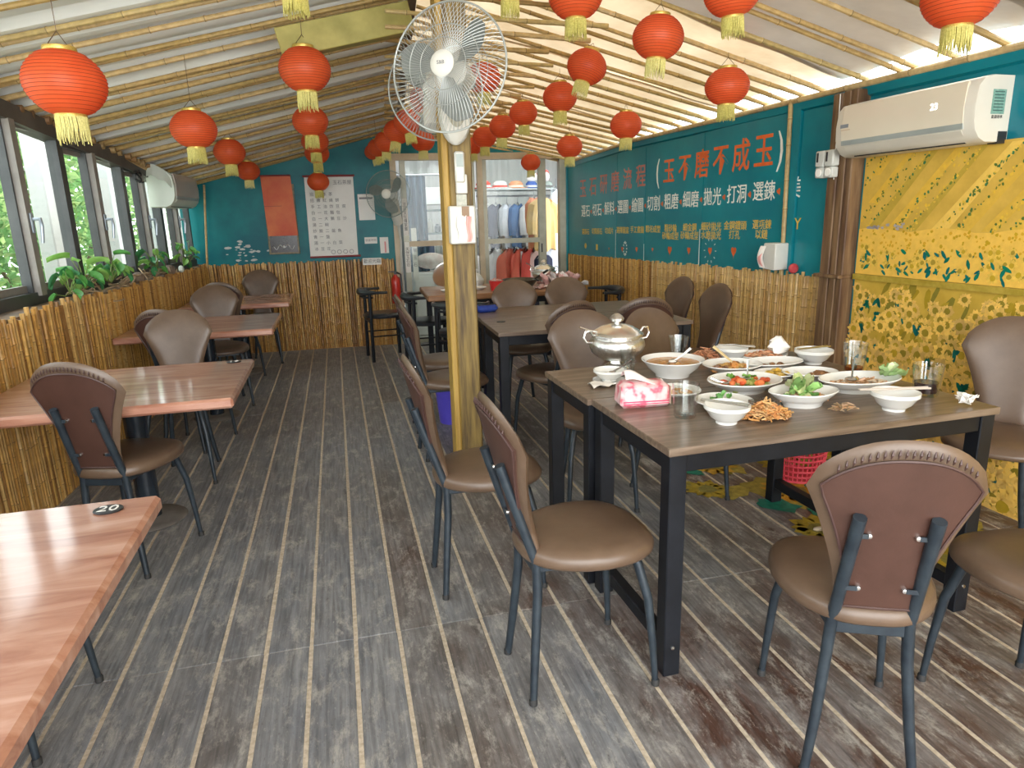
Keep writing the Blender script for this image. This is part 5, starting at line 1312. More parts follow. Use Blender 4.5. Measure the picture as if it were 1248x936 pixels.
lant = [  # x, y, z, D, tilt, which
    (-.855, 2.80, 1.885, .258, 0, 'large red lantern at the far left, nearest to the windows'),
    (-.73, 4.40, 1.93, .253, 0, 'red lantern second along the window-side row'),
    (-.78, 6.20, 1.97, .250, 0, 'red lantern third along the window-side row'),
    (-.76, 7.20, 1.89, .221, 0, 'last small red lantern of the window-side row'),
    (-.07, 2.95, 2.345, .240, 0, 'lantern cut by the top frame edge left of the fan, only its tassel showing'),
    (-.08, 4.00, 2.18, .269, 0, 'red lantern hanging below the yellow-green beam stub'),
    (-.10, 5.20, 2.08, .247, 0, 'red lantern directly below and behind the beam lantern'),
    (-.10, 6.40, 2.07, .235, 0, 'third red lantern in the column left of the fan'),
    (-.10, 6.90, 2.02, .228, 0, 'fourth red lantern in the column left of the fan'),
    (-.12, 7.40, 1.79, .222, 0, 'lowest small red lantern, in front of the white menu scroll'),
    (.90, 6.90, 2.13, .236, 0, 'red lantern just left of the yellow post under the fans'),
    (.61, 5.50, 2.12, .215, .15, 'red lantern half hidden by the left edge of the rear fan'),
    (.57, 5.95, 2.10, .225, .2, 'second red lantern below the rear fan in the slanting left cluster'),
    (.51, 6.40, 2.07, .21, .2, 'third red lantern in the slanting cluster left of the rear fan'),
    (.47, 6.90, 2.07, .205, .2, 'fourth red lantern in the slanting cluster left of the rear fan'),
    (.45, 7.30, 2.07, .19, .2, 'last and farthest lantern in the slanting cluster left of the rear fan'),
    (.64, 4.60, 2.14, .22, 0, 'red lantern seen through the wires of the rear fan'),
    (.96, 4.35, 2.225, .215, 0, 'red lantern seen through the right side of the front fan'),
    (.84, 3.20, 2.41, .21, 0, 'lantern cut by the top frame edge right of the fan, only its tassel showing'),
    (1.13, 3.15, 2.345, .243, 0, 'red lantern cut by the top frame edge at the centre of the roof'),
    (1.56, 3.20, 2.20, .241, .08, 'large shiny red lantern right of the centre, fully in view'),
    (1.54, 4.10, 2.25, .238, -.3, 'tilted red lantern with a slanting dark rib, below the roof centre'),
    (1.57, 4.70, 2.18, .236, 0, 'pinkish sunlit red lantern below the tilted one'),
    (1.53, 5.50, 2.19, .226, -.15, 'slightly tilted red lantern next down the right centre row'),
    (1.48, 6.00, 2.15, .232, .1, 'red lantern third from last in the right centre row'),
    (1.45, 6.60, 2.13, .230, 0, 'sunlit red lantern second from last in the right centre row'),
    (1.45, 7.20, 2.11, .21, .1, 'last red lantern of the right centre row, beside the yellow post'),
    (2.18, 3.60, 2.065, .243, 0, 'dark red lantern before the plain teal wall at the right'),
    (2.19, 5.00, 2.04, .238, 0, 'red lantern hanging before the painted wall text'),
    (2.09, 6.00, 1.985, .232, 0, 'red lantern at the far end of the painted wall text'),
    (2.13, 7.40, 1.96, .215, 0, 'small red lantern in front of the glass partition'),
    (2.28, 2.22, 2.135, .262, 0, 'large red lantern cut by the top frame edge at the far right'),
    (1.70, 2.80, 2.285, .236, .1, 'red lantern cut by the top frame edge right of the shiny one')]
for i, (x, y, z, D, tl, lb) in enumerate(lant):
    t = thing('red_lantern', lb, 'lantern', (x, y, z), rnd.uniform(0, 3), 'red lanterns under the roof')
    t.rotation_euler = (tl * .4, tl, rnd.uniform(0, 6)); t.scale = (D, D, D * rnd.uniform(.98, 1.03))
    b_ = inst('lantern_body', LMESH[0], t); inst('rib_wires', LMESH[1], b_)
    inst('top_ring', LMESH[2], t); inst('bottom_ring', LMESH[3], t); inst('tassel', LMESH[4], t)
    g = (roofz(x, y) + .01 - z) / D
    w = inst('hanging_wire', MB().tube([(.17, 0, .42), (0, 0, max(.5, min(g, .62)))], .006, 4).tube([(-.17, 0, .42), (0, 0, max(.5, min(g, .62)))], .006, 4).tube([(0, 0, max(.5, min(g, .62))), (0, 0, max(.55, g))], .006, 4).mesh('hanging_wire', WIRE), t)

# ------------------------------------------------------------------ tableware on the food table
POR = pm('white_porcelain', (0.74, 0.74, 0.70), (0.78, 0.78, 0.75), 3, 0.12, spec=0.6)
STEEL = pm('stainless', (0.55, 0.55, 0.54), None, 6, 0.2, 1.0)
BAMB = pm('chopstick_wood', (0.62, 0.48, 0.24), None, 9, 0.5)
TZ = .7502
def bowl_prof(r, h): return [(0, .004), (r * .42, .004), (r * .42, 0), (r * .46, 0), (r * .46, h * .12), (r * .72, h * .36), (r * .90, h * .70), (r * .97, h * .76), (r, h * .80), (r, h), (r * .965, h), (r * .93, h * .78), (r * .70, h * .42), (r * .4, h * .2), (0, h * .18)]
def plate_prof(r, h): return [(0, .003), (r * .5, .003), (r * .52, 0), (r * .56, 0), (r * .60, h * .25), (r * .85, h * .68), (r, h), (r * .985, h + .004), (r * .95, h * .92), (r * .72, h * .42), (r * .5, h * .24), (0, h * .22)]
def dish(name, label, cat, x, y, prof, sx=1.0, sy=1.0, rz=0.0, z=TZ, wob=None, group=None):
    t = thing(name, label, cat, (x, y, z), rz, group)
    MB().lathe(prof, 36, sx=sx, sy=sy, wob=wob).build('dish', POR, t)
    return t
FOOD = {}
def food(t, name, cols, n, rx, ry, z, hgt, size, kind='chunk', seed=1, rough=0.4, lab=None):
    rg = random.Random(seed); q = MB()
    for i in range(n):
        a = rg.uniform(0, 2 * pi); r = sqrt(rg.random()); x, y = rx * r * cos(a), ry * r * sin(a)
        zz = z + hgt * (1 - r) * rg.uniform(.4, 1); c = rg.choice(cols); v = rg.uniform(.8, 1.15); c = tuple(k * v for k in c); s = size * rg.uniform(.6, 1.3)
        if kind == 'chunk':
            q.ball((0, 0, 0), s, 6, 4, (1, rg.uniform(.5, .9), rg.uniform(.4, .7)), c, Matrix.Translation((x, y, zz)) @ Matrix.Rotation(rg.uniform(0, 6), 4, 'Z') @ Matrix.Rotation(rg.uniform(-.6, .6), 4, 'X'))
        elif kind == 'shred':
            d = rg.uniform(0, 6.28); L = s * 3
            p = [Vector((x + L * (k - 1) * cos(d + .5 * k) * .5, y + L * (k - 1) * sin(d + .5 * k) * .5, zz + rg.uniform(-.3, .9) * s)) for k in range(3)]
            q.tube(p, [s * .22, s * .3, s * .15], 4, True, c)
        elif kind == 'leaf':
            d = rg.uniform(0, 6.28); M = Matrix.Translation((x, y, zz)) @ Matrix.Rotation(d, 4, 'Z') @ Matrix.Rotation(rg.uniform(-1.1, .1), 4, 'Y')
            q.slab(6, 5, lambda i_, j_: (s * 2.4 * i_, s * 1.5 * (j_ - .5) * sin(pi * (.12 + .8 * i_)), s * (.5 * (2 * j_ - 1) ** 2 + .16 * sin(j_ * 15 + i_ * 9))), (0, 0, -s * .05), tuple(k * v for k in c), M)
    o = q.build(name, cm('food_' + kind, rough, .5, .2), t, True); o['kind'] = 'stuff'
    if lab: o['label'] = lab
    return o
def liquid(t, name, r, z, mat, sx=1, sy=1):
    q = MB(); q.lathe([(0, z), (r, z), (r * .97, z - .006), (0, z - .006)], 28, sx=sx, sy=sy); return q.build(name, mat, t)
def sticks(label, p0, p1, mat, gap=.008, r=.0028, name='chopsticks'):
    p0, p1 = Vector(p0), Vector(p1); d = (p1 - p0); s = d.cross(Vector((0, 0, 1))).normalized() * gap
    t = thing(name, label, 'chopsticks', tuple(p0)); 
    for k in (-.5, .5):
        q = MB(); q.tube([s * k, d + s * k * 1.6], [r * .75, r * 1.2], 6); q.build('chopstick', mat, t)
    return t
def spoon(label, base, top, mat, bowl=.018, cat='spoon'):
    t = thing('spoon', label, cat, tuple(base)); b_, e = Vector((0, 0, 0)), Vector(top) - Vector(base)
    q = MB(); q.ball((0, 0, 0), bowl, 10, 6, (1.3, 1, .35)); q.build('bowl', mat, t)
    q = MB(); q.tube([b_, e * .5 + Vector((0, 0, -.004)), e], [.004, .0035, .006], 6); q.build('handle', mat, t)
    return t
# silver tureen
SIL = pm('embossed_silver', (0.66, 0.65, 0.62), (0.82, 0.81, 0.78), 60, 0.34, 1.0, 0.5, bdist=.006); SILP = pm('polished_silver', (0.80, 0.79, 0.76), None, 6, 0.27, 1.0)
def tureen(label, loc, rz, s=1.0):
    t = thing('silver_tureen', label, 'tureen', loc, rz); t.scale = (s, s, s)
    q = MB(); q.lathe([(0, .002), (.058, .002), (.06, .006), (.055, .016), (.036, .028), (.033, .04)], 36); q.build('foot', SILP, t)
    q = MB(); q.lathe([(.033, .038), (.075, .05), (.112, .078), (.123, .105), (.119, .13), (.106, .142), (.113, .148), (.113, .156), (.10, .156), (.09, .12), (0, .08)], 40, wob=lambda a, i: 1 + (.008 * sin(24 * a) if 1 <= i <= 4 else 0)); q.build('bowl', SIL, t)
    q = MB(); q.lathe([(.118, .157), (.116, .162), (.10, .172), (.07, .19), (.035, .2), (0, .202)], 40); l = q.build('lid', SILP, t)
    q = MB(); q.lathe([(.012, .2), (.010, .208), (.026, .214), (.030, .226), (.022, .238), (.010, .246), (0, .248)], 20, wob=lambda a, i: 1 + .08 * sin(8 * a)); q.build('knob', SIL, l)
    for sg in (-1, 1):
        q = MB(); q.tube([(sg * .113, 0, .125), (sg * .145, 0, .128), (sg * .158, 0, .15), (sg * .15, 0, .176), (sg * .128, 0, .176), (sg * .113, 0, .156)], [.006, .005, .0045, .005, .005, .006], 8); q.build('handle', SILP, t)
    return t
tureen('embossed silver tureen with lid and two handles on the food table', (1.125, 2.635, TZ), .05, .965)
spoon('silver ladle handle sticking out of the left side of the front tureen', (1.05, 2.63, TZ + .165), (.955, 2.63, TZ + .19), SILP, .012)
def tumbler(label, x, y, r0, r1, h, drink=None, lvl=0.0, gm=None):
    t = thing('drinking_glass', label, 'glass', (x, y, TZ), rnd.uniform(0, 1))
    fl = lambda a, i: 1 + .018 * cos(10 * a)
    q = MB(); q.lathe([(0, 0), (r0, 0), (r0 + .002, .006), (r1, h), (r1 - .002, h), (r0 - .0015, .012), (0, .010)], 30, wob=fl); q.build('glass', gm or glass('drink_glass', (.95, .965, .96), .30, .03), t)
    if drink:
        rl = r0 + (r1 - r0) * lvl - .003; q = MB(); q.lathe([(0, .0112), (r0 - .002, .0125), (rl, h * lvl), (0, h * lvl)], 24); q.build('drink', drink, t)
    return t
TEA = pm('dark_plum_tea', (0.022, 0.006, 0.010), None, 3, 0.08); AMB = glass('amber_drink', (.80, .42, .13), .15)
tumbler('clear empty glass at the front left of the food table beside the pink tissue pack', 1.052, 1.900, .033, .043, .112)
tumbler('clear tall glass standing behind the soup bowl at the far edge of the food table', 1.43, 2.66, .030, .044, .115)
tumbler('clear glass just in front of the silver tureen', 1.118, 2.50, .024, .032, .115)
tumbler('glass with dark plum tea at the right of the food table', 1.955, 1.852, .036, .048, .112, TEA, .44)
tumbler('tall glass with a little amber drink at the back right of the food table', 1.968, 2.215, .034, .047, .125, AMB, .22)
# bowls
b = dish('small_bowl', 'small white bowl with crumbs and a spoon in front of the tureen', 'bowl', 1.005, 2.425, bowl_prof(.063, .045))
food(b, 'leftovers', [(.75, .66, .5), (.8, .75, .65)], 14, .03, .03, .022, .015, .009, seed=2)
pl_ = tag(dish('saucer', 'white saucer under the small bowl before the tureen', 'plate', 1.005, 2.425, plate_prof(.066, .008), z=TZ - .0), None); pl_.location.z = TZ; b.location.z = TZ + .006
spoon('steel spoon leaning in the small bowl before the tureen', (1.015, 2.415, TZ + .042), (1.075, 2.37, TZ + .095), STEEL, .012)
n_ = MB(); n_.slab(6, 6, lambda i, j: (-.05 + .09 * i, -.04 + .07 * j, .003 + .012 * abs(sin(i * 5 + j * 3))), (0, 0, -.0015)); tag(n_.build('paper_napkin', MATS['tissue_white'], None, loc=(.955, 2.375, TZ)), 'white paper napkin peeking out under the small bowl saucer', 'napkin')
b = dish('soup_bowl', 'large white bowl of orange soup at the back left of the food table', 'bowl', 1.285, 2.435, [(0, .004), (.06, .004), (.062, 0), (.068, 0), (.07, .01), (.10, .035), (.118, .06), (.126, .066), (.126, .07), (.114, .064), (.09, .035), (0, .02)])
liquid(b, 'soup', .110, .055, pm('orange_soup', (.50, .22, .06), (.62, .34, .12), 30, .15)); food(b, 'soup_pieces', [(.2, .12, .05), (.5, .28, .1)], 8, .05, .04, .056, .004, .010, seed=5)
spoon('white china spoon standing in the orange soup bowl', (1.285, 2.43, TZ + .06), (1.345, 2.40, TZ + .115), POR, .016)
b = dish('rice_bowl', 'white bowl with chopsticks across it at the far side of the food table', 'bowl', 1.655, 2.595, bowl_prof(.070, .062)); food(b, 'leftovers', [(.72, .66, .4)], 8, .03, .03, .03, .01, .010, seed=8)
sticks('silver chopsticks laid across the far white bowl', (1.60, 2.62, TZ + .072), (1.74, 2.55, TZ + .066), STEEL, .014)
b = dish('rice_bowl', 'white bowl with a steel spoon and chopsticks at the front of the food table', 'bowl', 1.142, 1.800, bowl_prof(.071, .060)); 
sticks('steel chopsticks resting across the front white bowl', (1.085, 1.86, TZ + .066), (1.19, 1.755, TZ + .0635), STEEL, .012)
b = dish('rice_bowl', 'white bowl with long chopsticks at the back right of the food table', 'bowl', 1.94, 2.42, bowl_prof(.078, .062))
sticks('dark steel chopsticks across the back right bowl', (1.86, 2.42, TZ + .068), (2.03, 2.44, TZ + .066), STEEL, .012)
b = dish('rice_bowl', 'white bowl with pale chopsticks at the near right edge of the food table', 'bowl', 1.722, 1.745, bowl_prof(.074, .062)); food(b, 'leftovers', [(.2, .12, .06)], 4, .03, .03, .02, .004, .004, seed=9)
sticks('pale chopsticks lying from the near right bowl towards the dark tea glass', (1.62, 1.79, TZ + .066), (1.85, 1.74, TZ + .064), pm('pale_chopstick', (.55, .48, .42), None, 9, .4), .010)
# plates of food
ORG, GRN, TOM, BRN = (.62, .27, .07), (.33, .40, .08), (.68, .10, .03), (.25, .12, .05)
b = dish('oval_plate', 'deep white plate of orange stir-fry with wooden chopsticks', 'plate', 1.535, 2.400, plate_prof(.125, .035), 1, .85); food(b, 'orange_stirfry', [ORG, BRN, (.55, .33, .1)], 90, .085, .055, .016, .028, .013, seed=11)
sticks('pale wooden chopsticks sticking up from the orange stir-fry', (1.53, 2.39, TZ + .045), (1.47, 2.44, TZ + .105), BAMB, .016)
b = dish('oval_plate', 'large white oval plate of tomatoes and greens in the middle of the food table', 'plate', 1.415, 2.125, plate_prof(.142, .042), 1, .80, .06)
food(b, 'greens', [GRN, (.50, .50, .16), (.62, .56, .30)], 80, .10, .06, .016, .028, .014, seed=12); food(b, 'tomato_wedges', [TOM, (.72, .18, .05)], 14, .105, .05, .032, .022, .018, seed=13)
food(b, 'herb_leaves', [(.20, .42, .07)], 7, .08, .04, .04, .02, .012, 'leaf', 14)
spoon('steel spoon upright in the tomato plate', (1.43, 2.13, TZ + .045), (1.445, 2.155, TZ + .105), STEEL, .014)
spoon('second dark spoon lying at the left of the tomato plate', (1.33, 2.11, TZ + .04), (1.285, 2.14, TZ + .055), STEEL, .012)
sq = lambda a, i: 1 + .13 * abs(cos(a)) ** 6 + .05 * abs(sin(a)) ** 8
b = dish('leaf_dish', 'white boat-shaped dish of shredded salad with lettuce at the front of the food table', 'dish', 1.487, 1.890, plate_prof(.108, .050), 1.0, .78, -.10, wob=sq)
food(b, 'shredded_salad', [(.64, .26, .10), (.72, .42, .20), (.75, .60, .42)], 130, .075, .045, .022, .018, .012, 'shred', 15)
food(b, 'lettuce', [(.42, .55, .16), (.26, .48, .14), (.58, .64, .30)], 12, .040, .022, .036, .026, .026, 'leaf', 16, lab='fresh green lettuce')
food(b, 'cucumber', [(.55, .60, .30), (.10, .25, .05)], 9, .07, .03, .038, .01, .013, seed=17)
b = dish('plate', 'flat white plate with red chilli bits behind the front bowl', 'plate', 1.235, 1.965, plate_prof(.098, .020)); food(b, 'chilli_bits', [(.55, .14, .06), (.62, .25, .12)], 26, .055, .04, .008, .006, .009, seed=18)
food(b, 'green_leaves', [(.15, .38, .10)], 5, .085, .05, .012, .004, .015, 'leaf', 19)
b = dish('plate', 'small white plate with orange scraps behind the pink tissue pack', 'plate', 1.165, 2.165, plate_prof(.085, .016)); food(b, 'orange_scraps', [ORG, (.7, .45, .2)], 24, .05, .04, .008, .012, .010, seed=20)
b = dish('plate', 'white plate of shrimp shells and crumpled tissue at the far right of the food table', 'plate', 1.80, 2.58, plate_prof(.115, .020), 1, .8); food(b, 'shrimp_shells', [(.68, .30, .15), (.72, .42, .24)], 70, .085, .05, .010, .025, .012, 'shred', 22)
q = MB(); q.lathe([(.0, 0), (.035, .004), (.045, .03), (.03, .055), (.012, .075), (0, .07)], 12, wob=lambda a, i: 1 + .3 * sin(3 * a + i * 2)); tag(q.build('crumpled_tissue', MATS['tissue_white'], None, loc=(1.875, 2.575, TZ + .022)), 'crumpled white tissue standing on the shrimp shell plate', 'tissue')
b = dish('oval_plate', 'long flat white plate with a brown scrap in front of the shrimp shell plate', 'plate', 1.760, 2.415, plate_prof(.135, .026), 1, .62); food(b, 'brown_scraps', [BRN, (.4, .2, .08)], 18, .05, .025, .010, .01, .011, seed=23); b.location.x -= .02
b = dish('plate', 'small white plate of yellow omelette right of the tomato plate', 'plate', 1.640, 2.255, plate_prof(.088, .020), 1, .85); food(b, 'omelette', [(.68, .42, .06), (.74, .52, .14)], 34, .055, .035, .010, .03, .017, seed=24)
b = dish('oval_plate', 'white plate with browned meat scraps behind the lettuce dish', 'plate', 1.745, 2.190, plate_prof(.108, .030), 1, .75, -.2); food(b, 'meat_scraps', [BRN, (.38, .19, .08)], 26, .04, .03, .014, .02, .013, seed=25)
for c in b.children:
    if c.name.startswith('meat'): c.location.x = .045
b = dish('oval_plate', 'large oval fish plate with lettuce and a spoon, right side of the food table', 'plate', 1.795, 1.985, plate_prof(.155, .046), 1.02, .62, -.02); food(b, 'fish_remains', [(.62, .36, .2), (.72, .58, .42), (.4, .22, .1)], 90, .11, .05, .022, .018, .013, 'shred', 26)
food(b, 'lettuce', [(.36, .55, .22), (.55, .66, .34)], 7, .02, .02, .045, .02, .03, 'leaf', 27)
b.children[-1].location.x = .105
spoon('steel serving spoon resting in the fish plate', (1.765, 1.99, TZ + .045), (1.80, 2.03, TZ + .105), STEEL, .02)
def heap(label, x, y, cols, n, r, h, s, seed, name='shell_heap', kind='shred', z=TZ):
    t = thing(name, label, 'food scraps', (x, y, z)); food(t, 'scraps', cols, n, r, r * .75, .006, h, s, kind, seed); return t
heap('heap of orange shrimp shells on the table edge beside the front bowl', 1.285, 1.812, [(.70, .36, .12), (.74, .46, .20), (.62, .28, .10)], 360, .082, .055, .0105, 31)
heap('heap of reddish shrimp shells at the far edge left of the chopstick bowl', 1.560, 2.650, [(.60, .24, .12), (.66, .33, .18)], 200, .075, .05, .010, 32)
heap('small pile of brown scraps near the front edge of the food table', 1.566, 1.785, [(.45, .25, .12), (.3, .2, .1), (.6, .4, .25)], 34, .038, .012, .011, 33)
q = MB(); q.box((0, 0, .018), (.06, .004, .036)); q.box((.03, .03, .018), (.004, .06, .036)); q.box((-.03, .03, .018), (.004, .06, .036)); q.box((0, .06, .018), (.06, .004, .036)); q.box((0, .03, .002), (.064, .064, .004)); tag(q.build('plastic_cup', glass('milky_plastic', (.8, .8, .8), .6, .2), None, False, loc=(1.325, 1.845, TZ), rz=.2), 'small clear plastic box beside the orange shell heap', 'box')
# pink tissue pack
tp_ = thing('tissue_pack', 'pink printed tissue pack with a tissue pulled out on the food table', 'tissue pack', (.985, 2.082, TZ), R(-8))
def tissue_print():
    m, nt, b = nt_mat('pink_print')
    f = noise_fac(nt, 26, 2, 0.5)
    link(nt, ramp(nt, f, [(0.42, (0.72, 0.13, 0.19)), (0.50, (0.80, 0.42, 0.44)), (0.62, (0.80, 0.60, 0.60))]), b.inputs['Base Color']); b.inputs['Roughness'].default_value = 0.3
    return m
q = MB(); q.box((0, 0, .042), (.175, .105, .084), .012); q.v = [(x * (1 - .10 * max(0, z - .06) / .024), y * (1 - .25 * max(0, z - .06) / .024), z) for x, y, z in q.v]; q.build('pack', tissue_print(), tp_)
q = MB(); q.box((0, -.0528, .024), (.16, .0006, .004)); q.box((0, -.0528, .016), (.16, .0006, .003)); q.build('stripe', pm('deep_pink', (.62, .04, .12), None, 5, .4), tp_, False)
q = MB(); q.slab(3, 3, lambda i, j: (.0885, -.045 + .09 * i, .008 + .062 * j), (.0008, 0, 0)); q.build('end_panel', pm('cream_end', (.76, .66, .52), None, 9, .4), tp_, False)
q = MB(); q.slab(10, 8, lambda i, j: (-.065 + .14 * i, -.025 + .065 * j + .012 * sin(i * 7), .088 + .035 * sin(pi * (j * .8 + .1)) * (.6 + .4 * sin(i * 5 + 1)) - .02 * i * i), (0, 0, -.002)); q.build('tissue', pm('pinkish_tissue', (.80, .70, .68), (.82, .76, .74), 9, .9), tp_)
# crumpled tissue at the right corner
q = MB(); rg = random.Random(9)
for k in range(5):
    a = rg.uniform(0, 6.28); M = Matrix.Translation((rg.uniform(-.018, .018), rg.uniform(-.012, .012), .018)) @ Matrix.Rotation(a, 4, 'Z') @ Matrix.Rotation(rg.uniform(.3, 1.2), 4, 'X')
    q.slab(3, 3, lambda i, j: (-.024 + .048 * i, -.018 + .036 * j, .008 * sin(i * 6) * sin(j * 5)), (0, 0, .0015), M=M)
o = q.build('crumpled_tissue', MATS['tissue_white'], None, False, loc=(1.972, 1.706, TZ + .008)); tag(o, 'crumpled white tissue at the near right corner of the food table', 'tissue')

# second and far tables
o = thing('blue_pouch', 'blue cloth pouch on the left corner of the second table', 'pouch', (.985, 4.62, TZ), .2)
q = MB(); q.box((0, 0, .025), (.15, .10, .05), .02); q.build('body', pm('royal_blue_cloth', (.012, .035, .24), (.02, .06, .34), 14, .6), o)
q = MB(); q.tube([(-.07, -.02, .05), (0, -.03, .055), (.07, -.02, .05)], .004, 5); q.build('zip', dk, o)
o = thing('number_tag', 'small dark number tag on the near left corner of the second table', 'tag', (.97, 4.12, TZ)); q = MB(); q.lathe([(0, 0), (.028, 0), (.028, .004), (0, .004)], 16, sy=.7); q.build('disc', dk, o)
T3 = .7502
tureen('small silver tureen on the far table before the red clothes', (1.92, 6.28, T3), .2, .95)
spoon('ladle sticking out of the far tureen', (1.84, 6.28, T3 + .16), (1.74, 6.27, T3 + .21), SILP, .012)
wk = thing('black_wok', 'dark metal wok with a handle on the far table', 'wok', (1.60, 5.98, T3)); q = MB(); q.lathe([(0, 0), (.07, 0), (.12, .03), (.16, .085), (.168, .087), (.165, .092), (.155, .085), (.11, .034), (0, .01)], 28); q.build('pan', pm('dark_steel_wok', (.05, .045, .04), (.10, .09, .07), 8, .3, .6), wk)
q = MB(); q.tube([(.15, .02, .085), (.22, .05, .12), (.29, .09, .15)], [.010, .011, .012], 8); q.build('handle', dk, wk)
rc = thing('red_cup', 'red plastic cup full of waste on the far table right of the yellow post', 'cup', (1.37, 5.98, T3)); q = MB(); q.lathe([(0, 0), (.045, 0), (.062, .085), (.066, .087), (.058, .087), (.042, .006), (0, .006)], 20); q.build('cup', pm('red_cup_plastic', (.58, .03, .03), None, 5, .35), rc); food(rc, 'waste', [(.7, .5, .45), (.7, .3, .25)], 20, .045, .045, .085, .03, .016, seed=41)
heap('pile of pink and white used tissues on the far table, right end', 1.99, 6.02, [(.78, .62, .58), (.80, .74, .70), (.72, .40, .36)], 60, .16, .10, .045, 42, 'tissue_heap', 'leaf', T3)
heap('low pile of pink scraps on the far table before the tureen', 1.80, 5.93, [(.70, .42, .38), (.78, .66, .6)], 50, .10, .03, .02, 43, 'tissue_heap', 'chunk', T3)
q = thing('steel_plate', 'round steel tray leaning on the far table left of the yellow post', 'tray', (.98, 6.35, T3 + .004)); q.rotation_euler = (-1.15, 0, .2)
MB().lathe([(0, .0), (.06, .0), (.10, .012), (.125, .014), (.13, .018), (.10, .017), (.06, .006), (0, .006)], 32).build('tray', pm('bright_tray', (.85, .84, .80), None, 6, .33, 1.0), q); q.location.z = T3 + .125
for i, (x, y, r, lb) in enumerate(((1.10, 5.98, .07, 'small white dish on the far table left of the yellow post'), (1.24, 6.15, .08, 'white plate with scraps on the far table behind the yellow post'), (.93, 6.05, .06, 'little white saucer at the left edge of the far table'))):
    b = dish('plate', lb, 'plate', x, y, plate_prof(r, .018), z=T3); food(b, 'scraps', [(.6, .4, .3), (.7, .6, .5)], 12, r * .5, r * .5, .008, .012, .012, seed=50 + i)
q = thing('plastic_bag', 'crumpled clear-white plastic bag on the far table behind the yellow post', 'bag', (1.26, 6.42, T3)); MB().lathe([(0, .0), (.07, .005), (.085, .06), (.06, .11), (.025, .13), (.045, .165), (0, .15)], 14, wob=lambda a, i: 1 + .16 * sin(5 * a + i)).build('bag', pm('milky_bag', (.62, .64, .64), None, 20, .3), q)

# ------------------------------------------------------------------ plants on the ledge
def leafmesh():
    q = MB(); q.slab(6, 8, lambda i, j: ((i - .5) * .62 * (sin(pi * (j * .93 + .05)) ** .8) * (1.15 - .45 * j), j, .22 * (abs(i - .5) * 2) ** 1.3 - .28 * j * j), (0, 0, -.012)); return q
def greenmat(name, c1, c2):
    return translucent(name, c1, c2, 3, .35, .35)
LG = [(leafmesh().mesh('leaf', greenmat('leaf_green_%d' % i, a, b_), angle=60)) for i, (a, b_) in enumerate((((.10, .36, .08), (.17, .50, .12)), ((.04, .22, .08), (.08, .32, .12)), ((.26, .56, .12), (.38, .62, .18))))]
def plant(label, y, dx, seed, n, h, spread, s=.09, pot=False):
    rg = random.Random(seed); x = (xw(y) + xb(y)) / 2 + dx
    t = thing('leafy_plant', label, 'plant', (x, y, .985))
    if pot:
        q = MB(); q.lathe([(0, 0), (.045, 0), (.058, .07), (.062, .072), (.062, .08), (.052, .08), (.05, .06), (0, .06)], 16); q.build('pot', pm('dark_pot', (.05, .04, .035), None, 9, .7), t)
    for i in range(n):
        a = rg.uniform(0, 6.28); top = Vector((spread * .35 * cos(a) * rg.uniform(.4, 1), spread * sin(a) * rg.uniform(.3, 1), h * rg.uniform(.25, 1)))
        q = MB(); q.tube([(0, 0, .05), (top.x * .4, top.y * .4, top.z * .7), top], [.0035, .003, .002], 5); st = q.build('stem', pm('green_stem', (.16, .24, .06), None, 9, .6), t)
        l = inst('leaf', rg.choice(LG), st, top); k = s * rg.uniform(.7, 1.25); l.scale = (k, k, k); l.rotation_euler = (rg.uniform(-.9, .5), rg.uniform(-.5, .5), a - pi / 2 + rg.uniform(-.6, .6))
    return t
plant('broad-leaved green plant nearest on the window ledge', 4.50, .05, 71, 9, .17, .16, .10)
plant('tall leafy green plant on the window ledge beside the second stile', 4.72, .05, 72, 13, .30, .22, .10)
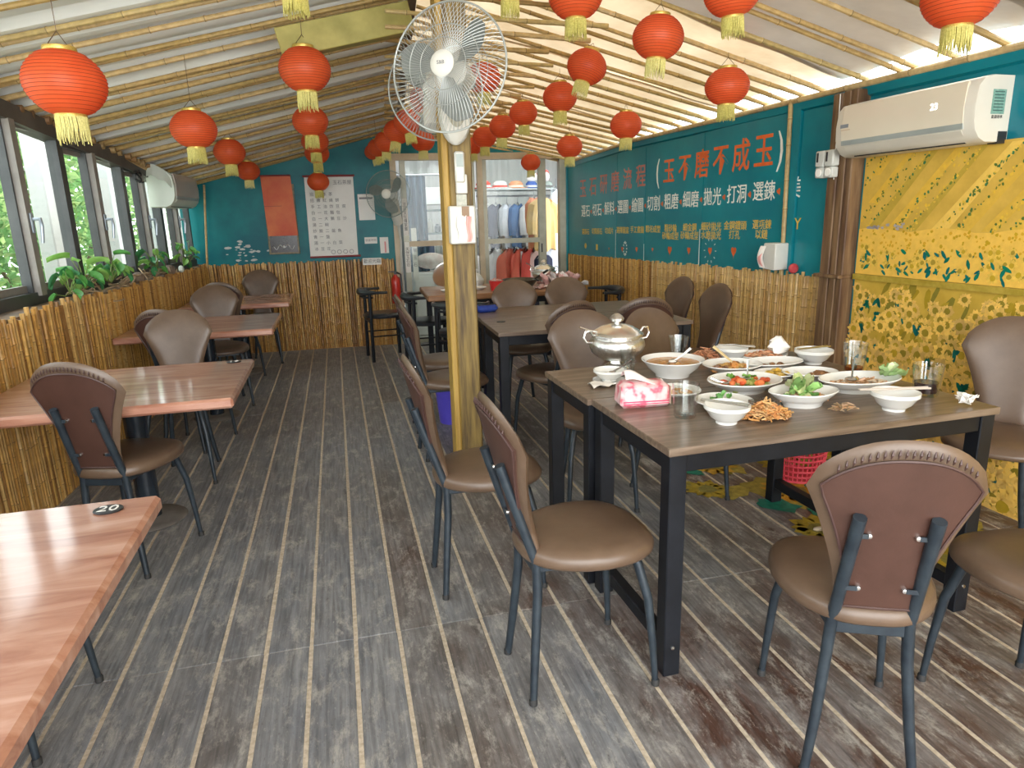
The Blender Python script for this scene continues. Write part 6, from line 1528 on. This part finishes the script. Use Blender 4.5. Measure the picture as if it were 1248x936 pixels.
plant('trailing green plant with pale stems next along the ledge', 5.15, .05, 73, 16, .26, .24, .10)
plant('bushy green plant on the ledge before the middle windows', 6.15, .05, 74, 16, .24, .22, .085)
plant('bright green climbing plant on the ledge below the left air conditioner', 7.15, .05, 75, 18, .26, .22, .085)
q = MB(); rg = random.Random(6)
for k in range(22):
    y = rg.uniform(4.6, 6.6); x = (xw(y) + xb(y)) / 2 + .03; pts = [Vector((x + rg.uniform(-.05, .06), y + (i - 2) * .09, .99 + abs(rg.gauss(.03, .03)))) for i in range(5)]
    q.tube(pts, [.004, .006, .006, .006, .003], 5)
tag(q.build('dry_vines', pm('dry_vine', (.30, .22, .13), (.45, .34, .22), 20, .8), None), 'tangle of dry pale vine stems lying along the window ledge', 'vine', None, 'stuff')
for i, (y, lb) in enumerate(((5.72, 'brown stone lump on the window ledge'), (6.55, 'rounded stone on the ledge under the left air conditioner'))):
    o = MB().ball((0, 0, .035), .06, 12, 8, (.8, 1.2, .75)).build('stone', pm('brown_stone', (.12, .085, .06), (.25, .19, .14), 20, .8), None, loc=((xw(y) + xb(y)) / 2 + .04, y, .985)); tag(o, lb, 'stone')
o = MB().ball((0, 0, .03), .032, 12, 8, (.8, .9, 1)).build('pale_egg', pm('pale_shell', (.62, .68, .62), None, 9, .4), None, loc=((xw(6.75) + xb(6.75)) / 2 + .08, 6.75, .985)); tag(o, 'pale egg-shaped pebble on the ledge', 'stone')
q = MB(); culm(q, (0, 0, 0), (.0, .0, 0.0001), .001, rgb, BAM[0]) if False else None
o = MB().tube([(0, 0, 0), (.02, .05, -.004), (.03, .13, -.002)], .005, 5).build('dry_twig', MATS['dry_vine'], None, loc=(xb(5.0) + .035, 4.93, .93)); tag(o, 'short pale twig stuck to the left bamboo dado', 'twig')
o = MB().ball((0, 0, .008), .02, 8, 6, (1.6, .8, .5)).build('food_scrap', pm('pale_scrap', (.45, .36, .25), None, 9, .8), None, loc=(1.98, 2.34, 0)); tag(o, 'pale food scrap fallen on the floor under the food table', 'scrap')
